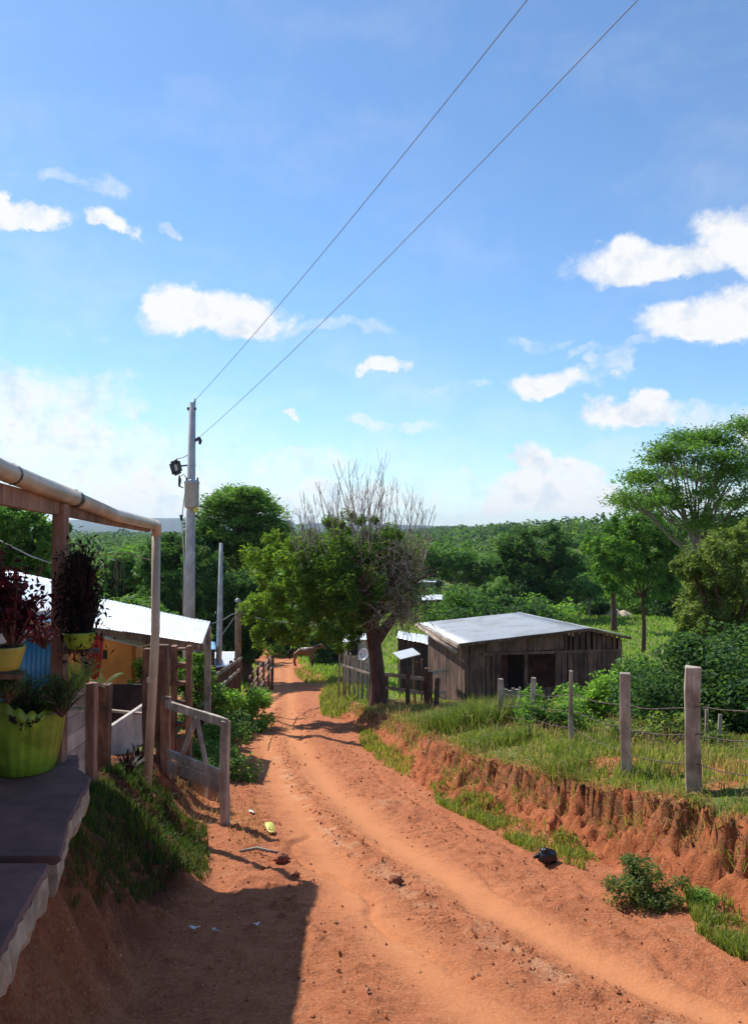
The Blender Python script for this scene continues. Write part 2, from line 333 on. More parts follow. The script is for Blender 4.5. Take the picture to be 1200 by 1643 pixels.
def G(x, y, detail=True):
    x = np.asarray(x, float); y = np.asarray(y, float)
    zr, R, Lq = base_terms(x, y)
    hR = np.interp(y, [-10, 6, 12, 19, 24, 32, 200], [.58, .60, .50, .36, .15, .1, 0])
    gul = (vn(y * 2.1, 0 * y, 3) - .5) * .30 + (vn(y * 5.3, x * 1.5, 4) - .5) * .12 + (vn(y * 15, x * 3, 5) - .5) * .05
    gul = gul * np.interp(y, [0, 20, 40], [1, 1, .4])
    wR = .60
    hv = (x - R) * 2.2; gul = gul * .45 + (fbm(y * 1.9 + hv * .5, hv * 1.3, 81, 5, .66) - .5) * .46; tr = (x - R - gul) / wR
    tr = tr + (fbm(y * 9, x * 9, 14, 5, .7) - .5) * .60; k = np.clip(tr, 0, 1); prof = .62 * np.clip(k / .80, 0, 1) ** 1.25 + .38 * S((k - .74) / .2)
    z = zr + hR * prof; up = np.interp(y, [0, 6, 14, 22], [.20, .20, .14, 0]) * S((x - R - .55) / .9); z = z + up
    Fz = np.interp(y, [-60, 25, 45, 60, 100, 200, 3000], [1.5, -5.5, -6.3, -6.8, -8, -10, -16])
    Fz = np.where(y < 25, zr + hR + up, Fz)
    s = S((x - R - 3) / 9); z = z * (1 - s) + Fz * s
    z = z + 5.5 * S((x - 22) / 45) * S((y - 70) / 60)
    PL = np.interp(y, [-40, 5.2, 6.6, 8.8, 10, 14, 22, 45, 55, 75, 110, 200, 3000], [-1.6, -1.8, -2.2, -2.55, -2.8, -3.7, -4.9, -8.1, -9.0, -9.8, -10.5, -11, -16])
    wl = np.interp(y, [0, 5, 6.4, 7.2, 9, 14, 60], [.5, .6, 1.2, 1.2, .9, .8, 1.5])
    gl = (vn(y * 1.7, x * .6, 8) - .5) * .3 + (vn(y * 6, x * 2, 9) - .5) * .12
    sl_ = S((Lq - x - gl) / wl); z = z + (PL - z) * sl_
    if detail:
        z = z + (fbm(x * .6, y * .6, 20, 3) - .5) * .10
        road = (1 - np.clip(prof * 3, 0, 1)) * (1 - sl_)
        near = np.interp(y, [8, 40], [1, .3])
        # wheel tracks
        t1 = np.interp(y, [2, 4.3, 4.97, 6.15, 8.08, 11.2, 17.3, 25, 60], [3.6, 2.0, 1.54, .95, .25, -.61, -1.74, -2.6, -6.4])
        t2 = np.interp(y, [2, 4.54, 6.15, 8.6, 12.9, 21.6, 30, 60], [1.6, .5, -.1, -.67, -1.6, -3.0, -3.7, -7.2])
        g1 = np.exp(-((x - t1) / .24) ** 2); g2 = np.exp(-((x - t2) / .26) ** 2)
        tr_ = np.maximum(g1, g2)
        z = z - road * (.055 * g1 + .045 * g2)
        mid = np.exp(-((x - t1 + .48) / .26) ** 2) + np.exp(-((x - t2 + .5) / .3) ** 2) + .8 * np.exp(-((x - t1 - .55) / .3) ** 2)
        rub = road * (1 - .85 * tr_) * (.35 + .65 * np.clip(mid, 0, 1))
        z = z + rub * near * ((fbm(x * 5, y * 5, 30, 4, .6) - .5) * .10 + (np.maximum(0, fbm(x * 12, y * 12, 35, 3, .7) - .55)) * .17)
        z = z + road * near * (fbm(x * 1.6 + y * .5, y * .8, 33, 3) - .5) * .07
        for (o_, w_, d_, sd) in ((-.95, .035, .045, 91), (.34, .03, .035, 92), (-.22, .03, .030, 93), (.95, .04, .04, 94)):
            cx = t1 + o_ + (fbm(y * .9, 0 * y, sd, 4) - .5) * .55; z = z - road * near * d_ * np.exp(-((x - cx) / w_) ** 2) * np.clip(fbm(y * .6, 0 * y, sd + 5, 2) * 3 - .8, 0, 1)
        rough = np.clip(prof * (1 - prof) * 4, 0, 1) * (x > R)
        z = z + rough * near * ((fbm(x * 6, y * 6, 40, 5, .7) - .5) * .30 - (np.abs(fbm(y * 7, x * 7, 44, 3) - .5)) * .22)
        z = z + np.clip(sl_ * (1 - sl_) * 4, 0, 1) * near * (fbm(x * 3.5, y * 3.5, 40, 5, .6) - .5) * .40
        z = z + (1 - road) * near * (fbm(x * 3, y * 3, 50, 3) - .5) * .09
    return z
def Gz(x, y): return float(G(np.array([x]), np.array([y]))[0])
def GP(u, v, lo=2.5, hi=140):
    d = np.concatenate([np.arange(lo, 30, .03), np.arange(30, hi, .25)])
    q = P(u, v, 1.0); xs = q.x * d; zs = q.z * d
    g = G(xs, d, False); i = np.argmax(zs < g)
    dd = d[i]; return Vector((q.x * dd, dd, Gz(q.x * dd, dd)))

def axis(a0, b0, b1, a1, st, gr):
    mid = list(np.arange(b0, b1, st)); s = st; hi = [mid[-1]]
    while hi[-1] < a1: s = min(s * gr, 120); hi.append(hi[-1] + s)
    s = st; lo = [mid[0]]
    while lo[-1] > a0: s = min(s * gr, 120); lo.append(lo[-1] - s)
    return np.array(lo[::-1][:-1] + mid + hi[1:])
ax = axis(-2600, -2.6, 4.2, 2600, .032, 1.035); ay = axis(-300, 1.2, 12.0, 5200, .034, 1.022)
X, Y = np.meshgrid(ax, ay); Zt = G(X, Y)
nx, ny = len(ax), len(ay); print('grid', nx, ny, nx * ny)
zr, R_, L_ = base_terms(X, Y)
inroad = (X > L_ - .05) & (X < R_ + .05)
onbank = ((X > R_) & (X < R_ + .82)) & (Y < 26)
gr_n = fbm(X * .9, Y * .9, 60, 4)
gmask = np.clip((gr_n - .22) * 4, 0, 1) * .9
gmask = np.where(inroad, 0, gmask)
gR = S((X - R_ - .52) / .22); gL = S((L_ - X - np.where(Y < 8, 0.1, .5)) / .4)
gmask = gmask * np.maximum(gR, gL * (Y > 11))
gmask = np.where(Y > 30, np.where(inroad, 0, np.clip(.55 + gr_n, 0, 1) * np.maximum(S((X - R_) / 1.5), S((L_ - X) / 1.5))), gmask)
track1 = np.interp(Y, [2, 4.3, 4.97, 6.15, 8.08, 11.2, 17.3, 25, 60], [3.6, 2.0, 1.54, .95, .25, -.61, -1.74, -2.6, -6.4])
track2 = np.interp(Y, [2, 4.54, 6.15, 8.6, 12.9, 21.6, 30, 60], [1.6, .5, -.1, -.67, -1.6, -3.0, -3.7, -7.2])
trk = np.maximum(np.exp(-((X - track1) / .26) ** 2), .8 * np.exp(-((X - track2) / .26) ** 2)) * inroad
midr = (np.exp(-((X - track1 + .5) / .24) ** 2)) * inroad
# dirt / ground material, one for the whole sheet
m, T = mat('red_clay_ground')
pos = T.n('ShaderNodeNewGeometry').outputs['Position']
at = lambda n_: T.n('ShaderNodeAttribute', attribute_name=n_).outputs['Fac']
n1 = T.noise(pos, 1.7, 8, 0.68, .4); n2 = T.noise(pos, 9.0, 8, 0.7, .3); n3 = T.noise(pos, 45.0, 5, 0.7)
dirt = T.ramp(n1, [(0.3, (0.43, 0.135, 0.060)), (0.48, (0.52, 0.182, 0.080)), (0.60, (0.53, 0.19, 0.083)), (0.75, (0.60, 0.29, 0.155))])
dirt = T.mix(T.mr(n2, 0.48, 0.64, 0, .65), dirt, (0.37, 0.11, 0.046, 1))
dirt = T.mix(T.mr(n3, 0.54, 0.68, 0, .7), dirt, (0.64, 0.37, 0.21, 1))
dirt = T.mix(T.mr(n3, 0.46, 0.34, 0, .75), dirt, (0.27, 0.088, 0.042, 1))
dirt = T.mix(T.math('MULTIPLY', at('track'), .75), dirt, (0.57, 0.235, 0.098, 1))
pale = T.mr(T.math('MULTIPLY', T.math('MULTIPLY', T.noise(pos, 30.0, 4, .7), T.mr(T.noise(pos, 2.3, 3), .42, .6, .1, 1.2)), at('stony')), 0.34, 0.75, 0, .6)
dirt = T.mix(pale, dirt, (0.64, 0.38, 0.22, 1))
bank = T.ramp(T.noise(T.vm('MULTIPLY', pos, (1, 1, 0.5)), 6.0, 8, 0.75), [(0.3, (0.20, 0.06, 0.026)), (0.42, (0.40, 0.12, 0.048)), (0.58, (0.52, 0.17, 0.068)), (0.75, (0.50, 0.27, 0.12))]); bank = T.mix(T.math('MULTIPLY', at('lip'), T.mr(T.noise(T.vm('MULTIPLY', pos, (1, 1, .6)), 11.0, 7, .7), .40, .56, 0, .85)), bank, (0.24, 0.12, 0.06, 1))
dirt = T.mix(at('bank'), dirt, bank); dirt = T.mix(T.math('MULTIPLY', at('bank_shade'), T.mr(T.noise(pos, 3.0, 6, .7), .36, .56, .35, .95)), dirt, (0.075, 0.026, 0.012, 1))  # last mix paints the left bank's shade into the soil colour
gcol = T.ramp(T.noise(pos, 7.0, 8, .75), [(0.3, (0.06, 0.10, 0.02)), (0.45, (0.11, 0.165, 0.03)), (0.58, (0.20, 0.19, 0.06)), (0.72, (0.34, 0.20, 0.09))])
gfac = T.mr(T.math('ADD', at('grass'), T.math('MULTIPLY', T.math('SUBTRACT', n2, .5), .9)), .3, .7)
gmat = T.mix(gfac, dirt, gcol)
bh = T.math('ADD', T.math('MULTIPLY', n2, .6), T.math('MULTIPLY', n3, .5))
bst = T.math('SUBTRACT', 1.0, T.math('MULTIPLY', at('track'), .6))
bp = T.n('ShaderNodeBump', ins={'Strength': T.math('MULTIPLY', bst, 1.0), 'Distance': .05, 'Height': bh}).outputs[0]
pbr(T, gmat, .95, spec=.15, extra={'Normal': bp}); M['ground'] = m
idx = np.arange(nx * ny).reshape(ny, nx)
quads = np.stack([idx[:-1, :-1], idx[:-1, 1:], idx[1:, 1:], idx[1:, :-1]], -1).reshape(-1, 4)
fc = (inroad[:-1, :-1] & (Y[:-1, :-1] < 120) & (Y[:-1, :-1] > -40)).reshape(-1)
fb = (onbank[:-1, :-1]).reshape(-1) & ~fc
VV = np.stack([X.ravel(), Y.ravel(), Zt.ravel()], -1)
bshade = np.clip((L_ - X) / .35, 0, 1) * (Y < 11) * np.clip((Y - 3.6) / 1.4, .15, 1)  # mask for the shade painted on the left bank
lip = np.exp(-((X - R_ - .50) / .17) ** 2) * (Y < 28)
AT = {'lip': lip.ravel(), 'bank_shade': bshade.ravel(), 'grass': gmask.ravel(), 'track': trk.ravel(), 'stony': midr.ravel(), 'bank': (onbank & (X < R_ + .66)).astype(float).ravel()}
def sub(name, mask):
    f = quads[mask]; used = np.unique(f); mp = np.full(nx * ny, -1); mp[used] = np.arange(len(used))
    return tag(np_mesh(name, VV[used], mp[f], M['ground'], None, {k: a[used] for k, a in AT.items()}, smooth=True), kind='structure')
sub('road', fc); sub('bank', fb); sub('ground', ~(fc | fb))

# ------------------------------------------------------------------ foliage and plants
def leaf_cloud(name, C, size, mat_, parent=None, up=.5, asp=.42, seed=0, var=None, droop=0.0):
    """one small leaf-shaped face per centre"""
    r = np.random.default_rng(seed); C = np.asarray(C, float); N = len(C)
    nrm = r.normal(size=(N, 3)); nrm[:, 2] = np.abs(nrm[:, 2]) + up * 1.6; nrm /= np.linalg.norm(nrm, axis=1)[:, None]
    a = r.normal(size=(N, 3)); a[:, 2] -= droop; a -= nrm * (a * nrm).sum(1)[:, None]; a /= np.linalg.norm(a, axis=1)[:, None]
    b = np.cross(nrm, a); s = (np.asarray(size) * r.uniform(.6, 1.35, N))[:, None]
    v0 = C - a * s * .5; v2 = C + a * s * .5; off = a * s * -.08; dn = -nrm * s * .10
    v1 = C + b * s * asp * .5 + off - dn; v3 = C - b * s * asp * .5 + off - dn
    V = np.stack([v0, v1, v2, v3], 1).reshape(-1, 3)
    Fq = np.arange(N * 4).reshape(N, 4)
    if var is None: var = r.uniform(0, 1, N)
    return np_mesh(name, V, Fq, mat_, parent, {'var': np.repeat(np.clip(var, 0, 1), 4)})

def grow(mb, p, d, length, r0, lvl, maxl, tips, rs, spread=.75, upw=.25, nchild=(3, 5), shrink=.62, start=.35, n=6, wob=.16):
    pts = [Vector(p)]; rr = [r0]; d = Vector(d).normalized(); seg = 5 if lvl < 2 else 3
    for i in range(seg):
        d = (d + Vector((rs.uniform(-wob, wob), rs.uniform(-wob, wob), rs.uniform(-wob, wob) + upw * .15))).normalized()
        pts.append(pts[-1] + d * length / seg); rr.append(max(r0 * (1 - .62 * (i + 1) / seg), .004))
    mb.tube(pts, rr, n if lvl < 2 else (4 if lvl < 3 else 3), cap=False)
    if lvl >= maxl: tips.append((pts[-1], lvl)); tips.append((pts[-2], lvl)); return
    for k in range(rs.randint(*nchild)):
        t = rs.uniform(start, 1.0); i = min(int(t * seg), seg - 1); q = pts[i].lerp(pts[i + 1], t * seg - i)
        a = rs.uniform(0, 6.283); side = Vector((math.cos(a), math.sin(a), rs.uniform(-.2, .5) + upw))
        grow(mb, q, d * (1 - spread) + side * spread, length * shrink * rs.uniform(.75, 1.2), rr[i] * .62, lvl + 1, maxl, tips, rs, spread, upw, nchild, shrink, .25, n, wob)
    tips.append((pts[-1], lvl))

def crown_points(tips, per, rad_, rs, flat=1.0, hollow=False):
    t = np.array([list(p) for p, l in tips]); N = len(t) * per
    c = np.repeat(t, per, 0); o = rs.normal(size=(N, 3)); o /= np.linalg.norm(o, axis=1)[:, None] + 1e-9
    o *= (rs.uniform(0, 1, N) ** .5)[:, None] * rad_ * rs.uniform(.5, 1.25, len(t)).repeat(per)[:, None]
    o[:, 2] *= flat; return c + o

def tree(name, label, cat, loc, H, leafmat, bark='bark', seed=1, trunk_h=.35, r0=.2, spread=.75, upw=.25, maxl=3, per=40, clump=.5, leaf=.14, flat=.8,
         group=None, lean=(0, 0), nchild=(3, 5), kind=None, up=.5, asp=.42, first=None, droop=0.0):
    """trunk with limbs + crown of leaves; returns the thing"""
    root = thing(name, label, cat, loc, group); rs = random.Random(seed); nr = np.random.default_rng(seed)
    mb = MB(); tips = []; L0 = H * trunk_h; base = Vector(loc)
    pts = [base + Vector((lean[0] * t + rs.uniform(-.04, .04) * H * .3, lean[1] * t + rs.uniform(-.04, .04) * H * .3, L0 * t - .15 * (t == 0))) for t in (0, .33, .66, 1)]
    mb.tube(pts, [r0 * 1.35, r0 * 1.02, r0 * .92, r0 * .85], 10, cap=False)
    nl = first or rs.randint(4, 6)
    for k in range(nl):
        a = k * 6.283 / nl + rs.uniform(-.4, .4); d = Vector((math.cos(a) * spread, math.sin(a) * spread, 1 - spread * .55))
        grow(mb, pts[-1] - Vector((0, 0, L0 * rs.uniform(0, .18))), d, (H - L0) * .52, r0 * .6, 1, maxl, tips, rs, spread, upw, nchild)
    mb.build('trunk', M[bark], root)
    C = crown_points(tips, per, clump, nr, flat); C = C[C[:, 2] > base.z + .05]
    z = (C[:, 2] - C[:, 2].min()) / (np.ptp(C[:, 2]) + 1e-6)
    var = nr.uniform(0, 1, len(C)) * .6 + np.repeat(nr.uniform(0, .4, len(tips)), per)[:len(C)]
    leaf_cloud('crown', C, leaf, M[leafmat], root, up, asp, seed, var, droop); return root

def copy_tree(o, loc, rz, sc_, label=None, group=None, sz=None):
    c = o.copy(); COL.objects.link(c); c.location = loc; c.rotation_euler = (0, 0, rz); c.scale = (sc_, sc_, sz or sc_)
    if label: c['label'] = label
    if group: c['group'] = group
    for ch in list(o.children):
        k = ch.copy(); COL.objects.link(k); k.parent = c
    return c

def bush(name, label, cat, loc, rx, ry, h, leafmat, seed=1, n=5000, leaf=.09, group=None, stems='bark', nb=14, asp=.5, up=.5):
    """leafy shrub: stems fanning out, foliage in uneven clumps"""
    root = thing(name, label, cat, loc, group); r = np.random.default_rng(seed); rs = random.Random(seed); b = np.array(loc)
    cc = []
    for i in range(nb):
        a = rs.uniform(0, 6.283); q = rs.uniform(0, 1) ** .6; zz = rs.uniform(.12, 1) * (1 - .45 * q * q)
        cc.append((b[0] + math.cos(a) * rx * q, b[1] + math.sin(a) * ry * q, b[2] + h * zz))
    cc = np.array(cc); mb = MB()
    for q in cc:
        mid = (b + q) / 2 + np.array([rs.uniform(-.1, .1) * rx, rs.uniform(-.1, .1) * ry, h * .1])
        mb.tube([b - [0, 0, .05], mid, q], [.022 * h + .004, .014 * h + .003, .004], 4, cap=False)
    mb.build('stem', M[stems], root)
    per = n // nb; sz = r.uniform(.22, .5, nb) * min(rx, ry, h) * 1.3; o = r.normal(size=(nb * per, 3)); o /= np.linalg.norm(o, axis=1)[:, None]
    o *= (r.uniform(0, 1, nb * per) ** .45 * np.repeat(sz, per))[:, None]; o[:, 2] *= .75
    C = np.repeat(cc, per, 0) + o; C = C[C[:, 2] > b[2] - .02 * h]
    leaf_cloud('foliage', C, leaf, M[leafmat], root, up, asp, seed); return root

def blades(name, pts, h, wd, mat_, parent=None, seed=0, lean=.45, label=None, kind=None, cat=None, wind=(0.1, 0)):
    r = np.random.default_rng(seed); p = np.asarray(pts, float); N = len(p)
    h = np.asarray(h) * r.uniform(.5, 1.25, N); a = r.uniform(0, 6.283, N); la = r.uniform(0, 6.283, N)
    ld = np.stack([np.cos(la), np.sin(la)], -1) * (r.uniform(0, lean, N))[:, None] + np.array(wind)
    wv = np.stack([np.cos(a), np.sin(a)], -1); w_ = np.broadcast_to(np.asarray(wd, float), (N,))[:, None] * .5
    z0 = p[:, 2:3]; hh = h[:, None]
    b1 = np.hstack([p[:, :2] - wv * w_, z0 - .02]); b2 = np.hstack([p[:, :2] + wv * w_, z0 - .02])
    mm = p[:, :2] + ld * hh * .35; m1 = np.hstack([mm - wv * w_ * .8, z0 + hh * .55]); m2 = np.hstack([mm + wv * w_ * .8, z0 + hh * .55])
    tp = np.hstack([p[:, :2] + ld * hh * 1.1, z0 + hh * (1 - .35 * np.linalg.norm(ld, axis=1)[:, None])])
    V = np.stack([b1, b2, m1, m2, tp], 1).reshape(-1, 3); o = (np.arange(N) * 5)[:, None]
    Fc = np.concatenate([o + np.array([0, 1, 3]), o + np.array([0, 3, 2]), o + np.array([2, 3, 4])], 0)
    ob = np_mesh(name, V, Fc, mat_, parent, {'var': np.repeat(r.uniform(0, 1, N), 5)})
    if label: tag(ob, label, cat, None, kind)
    return ob
def scatter(n, x0, x1, y0, y1, keep, seed=0):
    r = np.random.default_rng(seed); x = r.uniform(x0, x1, n); y = r.uniform(y0, y1, n); k = keep(x, y, r); x = x[k]; y = y[k]
    return np.stack([x, y, G(x, y)], -1)
def Rr(y): return np.interp(y, RY, RX)
def Ll(y): return np.interp(y, LY, LX)

# short grass over the field behind the bank, thin and patchy
def kf(x, y, r): return (x > Rr(y) + .52 + .1 * vn(y * 3, x * 3, 1)) & (r.uniform(size=len(x)) < np.clip((fbm(x * 1.3, y * 1.3, 61, 3) - .27) * 3.6, .16, 1) * np.clip(9 / y, .18, 1))
g = scatter(240000, -.5, 12, 4.5, 26, kf, 2)
blades('field_grass', g, .045 + .15 * fbm(g[:, 0] * 1.1, g[:, 1] * 1.1, 5, 3) ** 1.3, .004 + .0008 * g[:, 1], M['grass'], seed=3, lean=.9, label='short uneven green grass on the field behind the wire fence', kind='stuff', cat='grass')
g = scatter(42000, 0, 12, 4.5, 24, lambda x, y, r: (x > Rr(y) + .5) & (r.uniform(size=len(x)) < np.clip((fbm(x * 1.6, y * 1.6, 77, 3) - .48) * 6, 0.03, 1)), 4)
blades('dry_grass', g, .12 + .22 * fbm(g[:, 0] * 1.4, g[:, 1] * 1.4, 9, 3), .003 + .0008 * g[:, 1], M['grass_dry'], seed=5, lean=.8, label='straw coloured dry grass and seed heads among the green field grass', kind='stuff', cat='grass')
# ragged roots and dry tufts hanging over the lip of the bank
g = scatter(60000, -1.5, 5, 4.5, 24, lambda x, y, r: (np.abs(x - Rr(y) - .56) < .11 + .14 * vn(y * 4, 0 * y, 2)) & (r.uniform(size=len(x)) < .25 + .75 * vn(y * 3, 0 * y, 6)), 6)
blades('bank_edge_grass', g, .12, .004 + .0006 * g[:, 1], M['grass_dry'], seed=7, lean=1.7, wind=(-.55, -.15), label='dry roots and grass hanging over the lip of the red bank', kind='stuff', cat='grass')
g = scatter(60000, -1.5, 5, 4.5, 24, lambda x, y, r: (np.abs(x - Rr(y) - .52) < .16 + .10 * vn(y * 4, 0 * y, 2)) & (r.uniform(size=len(x)) < np.clip((fbm(y * 1.1, 0 * y, 83, 3) - .36) * 4, .04, 1)), 26)
blades('bank_spill_grass', g, .13, .005 + .0005 * g[:, 1], M['grass'], seed=27, lean=1.5, wind=(-.35, -.1), label='green grass spilling over the broken lip of the red bank', kind='stuff', cat='grass')
# grass in the far meadows
g = scatter(90000, -30, 45, 27, 85, lambda x, y, r: ((x > Rr(y) + .3) | (x < Ll(y) - .3)) & (r.uniform(size=len(x)) < .8), 8)
blades('meadow_grass', g, .22, .03 + .0010 * g[:, 1], M['grass_bright'], seed=9, lean=.7, label='bright green meadow grass on the slopes beyond the houses', kind='stuff', cat='grass')
# verge at the foot of the right bank
def patch(n, pix, seed, dens=1.0):
    """points on the ground inside a closed outline given by photo pixels"""
    poly = np.array([[q.x, q.y] for q in (GP(u, v) for u, v in pix)]); r = np.random.default_rng(seed)
    lo = poly.min(0); hi = poly.max(0); x = r.uniform(lo[0], hi[0], n); y = r.uniform(lo[1], hi[1], n); ins = np.zeros(n, bool)
    j = len(poly) - 1
    for i in range(len(poly)):
        xi, yi = poly[i]; xj, yj = poly[j]
        c = ((yi > y) != (yj > y)) & (x < (xj - xi) * (y - yi) / (yj - yi + 1e-12) + xi); ins ^= c; j = i
    k = ins & (r.uniform(size=n) < np.clip((fbm(x * 3, y * 3, seed, 3) - .30) * 4, .06, 1) * dens); x = x[k]; y = y[k]
    return np.stack([x, y, G(x, y)], -1)
def gpatch(name, pix, n, h, wd, mt, label, seed, lean=.8):
    p = patch(n, pix, seed); d = p[:, 1]
    return blades(name, p, h * (.6 + .8 * fbm(p[:, 0] * 2, p[:, 1] * 2, seed, 3)), wd + .0005 * d, M[mt], seed=seed, lean=lean, label=label, kind='stuff', cat='grass')
gpatch('verge_grass', [(690, 1255), (740, 1262), (830, 1315), (930, 1350), (962, 1385), (935, 1402), (860, 1378), (790, 1330), (700, 1290)], 22000, .10, .005, 'grass', 'strip of green grass at the foot of the bank beside the black bag', 11)
gpatch('verge_grass', [(575, 1165), (600, 1180), (665, 1225), (655, 1245), (610, 1225), (578, 1195)], 6000, .14, .007, 'grass', 'grass clump at the foot of the bank below the tree', 12)
gpatch('verge_grass', [(545, 1072), (582, 1085), (580, 1115), (545, 1155), (516, 1150), (512, 1120), (530, 1090)], 12000, .26, .012, 'grass', 'tall bright grass on the road edge left of the tree trunk', 13)
gpatch('verge_grass', [(1095, 1425), (1140, 1450), (1200, 1470), (1230, 1540), (1190, 1540), (1120, 1500)], 11000, .10, .005, 'grass', 'green grass beside the road at the lower right corner', 14)
gpatch('verge_grass', [(880, 1205), (985, 1180), (1010, 1250), (900, 1262)], 7000, .17, .006, 'grass', 'tuft of long grass on the bank between the fence posts', 15)
gpatch('verge_grass', [(362, 1300), (410, 1280), (440, 1340), (400, 1370), (368, 1350)], 1500, .05, .005, 'grass_dry', 'sparse weeds and leaf litter beside the gate post', 16)
gpatch('verge_grass', [(285, 1195), (365, 1240), (372, 1320), (330, 1330), (280, 1260)], 4200, .10, .006, 'grass_dry', 'dry weeds under the wooden gate', 17)
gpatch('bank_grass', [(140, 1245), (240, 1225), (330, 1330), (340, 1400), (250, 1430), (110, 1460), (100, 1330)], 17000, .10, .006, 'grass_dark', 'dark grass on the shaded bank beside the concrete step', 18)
gpatch('bank_grass', [(470, 1075), (540, 1070), (545, 1090), (500, 1100), (478, 1090)], 3000, .2, .02, 'grass', 'low grass where the horse stands', 19)

def tuft(label, u, v, n, r_, h, mt='grass', seed=1, wd=.012, name='grass_tuft', lean=.9, group=None):
    c = GP(u, v); rs = np.random.default_rng(seed); a = rs.uniform(0, 6.283, n); q = rs.uniform(0, 1, n) ** .7 * r_
    x = c.x + np.cos(a) * q; y = c.y + np.sin(a) * q
    return blades(name, np.stack([x, y, G(x, y)], -1), h, wd, M[mt], seed=seed, lean=lean, label=label, cat='grass tuft')
tuft('large fresh green grass tuft in front of the shed porch', 748, 1163, 2000, .85, .50, 'grass', 21, .013, lean=1.3)
tuft('smaller green grass tuft between the two posts left of the shed', 682, 1160, 800, .4, .24, 'grass', 22, .012, lean=1.3)
tuft('low grass tuft right of the big tuft near the shed', 800, 1190, 700, .5, .22, 'grass', 23, .016)
tuft('green tuft on the bank lip below the slim pale post', 905, 1235, 600, .3, .2, 'grass', 24, .009)

# weeds and shrubs
b = GP(1032, 1447)
bush('weed_bush', 'low leafy weed growing at the foot of the bank', 'weed', b, .28, .22, .33, 'lf_olive', 31, 4200, .030, nb=22)
b = GP(1118, 1455)
bush('weed_bush', 'small creeping weed right of the leafy weed by the road', 'weed', b, .16, .16, .13, 'lf_light', 32, 1100, .026, nb=10)

def bushes(rows):
    for i, (lb, u, v, d, rx, ry, h, mt, n, lf) in enumerate(rows):
        p = P(u, v, d); loc = (p.x, p.y, Gz(p.x, p.y)); bush('bush', lb, 'bush', loc, rx, ry, h, mt, 100 + i, n, lf, nb=18)
# label, u of centre, v(unused), depth, radii, height, material, leaves, leaf size
bushes([
    ('big dark round bush behind the two thickest fence posts', 1112, 0, 12.6, 1.05, 1.1, 1.4, 'lf_dark', 12000, .09),
    ('dark bush against the right end of the shed', 1030, 0, 16, .8, .8, 1.0, 'lf_mid', 9000, .11),
    ('dense dark bush at the right edge beside the wire fence', 1215, 0, 12.0, 1.1, 1.2, 1.6, 'lf_dark', 9000, .10),
    ('leafy shrub in front of the shed wall by the slim post', 950, 0, 15.0, .6, .6, .85, 'lf_light', 3500, .10),
    ('small leafy shrub climbing the pale short post', 853, 0, 13.4, .28, .25, .8, 'lf_light', 700, .08),
    ('low shrub between the pale posts and the shed', 880, 0, 12.6, .6, .4, .45, 'lf_mid', 1600, .08),
    ('low weeds right of the thick square fence post', 1060, 0, 10.5, .9, .5, .42, 'lf_olive', 2600, .06),
    ('broad leafy bush on the left verge below the leaning fence', 345, 0, 14.0, .55, .8, .55, 'lf_mid', 5200, .07),
    ('light green bush on the left verge under the wire post', 388, 0, 19.0, .6, 1.0, 1.0, 'lf_light', 5200, .10),
    ('dark bush on the left verge where the road narrows', 365, 0, 17.0, .45, .8, .5, 'lf_dark', 3500, .09),
    ('small bush behind the gate at the road edge', 372, 0, 12.0, .35, .5, .45, 'lf_mid', 1800, .06),
    ('green shrub beside the block pillar of the porch', 323, 0, 16.3, .6, .6, 1.9, 'lf_mid', 4200, .10),
    ('green shrub next to the orange house wall', 234, 0, 15.6, .30, .5, 1.6, 'lf_mid', 2400, .10),
    ('rounded dark tree bush shading the horse', 541, 0, 58.5, 2.2, 2.0, 3.4, 'lf_dark', 9000, .30),
    ('low dark bush on the meadow edge behind the shed roof at its left', 745, 0, 52, 3.0, 2.4, 2.4, 'lf_mid', 6000, .28),
    ('broad bush on the meadow edge behind the middle of the shed roof', 800, 0, 50, 3.2, 2.2, 2.2, 'lf_dark', 6000, .28),
    ('pale reedy bush behind the ridge of the shed roof', 850, 0, 54, 3.0, 2.2, 2.0, 'lf_light', 5000, .28),
    ('dark bush beside the turquoise tank', 950, 0, 66, 1.3, 1.4, 1.3, 'lf_dark', 4000, .3),
    ('rounded bush right of the pale soil heap', 1050, 0, 66, 2.0, 2.0, 1.6, 'lf_mid', 4000, .28),
    ('tall thick bush under the trees right of the slim meadow tree', 1035, 0, 68, 2.6, 2.2, 3.6, 'lf_mid', 5200, .3),
    ('tall thick bush at the wood edge beside the olive tree', 1085, 0, 64, 2.6, 2.2, 3.8, 'lf_dark', 5200, .3),
    ('tangled bush at the wood edge left of the slim meadow tree', 960, 0, 72, 2.8, 2.2, 3.4, 'lf_light', 5200, .3),
    ('dark tangled bush at the wood edge beyond the shed ridge', 900, 0, 72, 3.0, 2.2, 3.4, 'lf_dark', 5200, .3),
    ('pale green bush left of the horse beyond the road', 463, 0, 66.0, 2.2, 2.0, 3.2, 'lf_light', 5000, .30),
])
# ------------------------------------------------------------------ trees
def at_uv(u, d): q = P(u, 850, d); return (q.x, q.y, Gz(q.x, q.y))
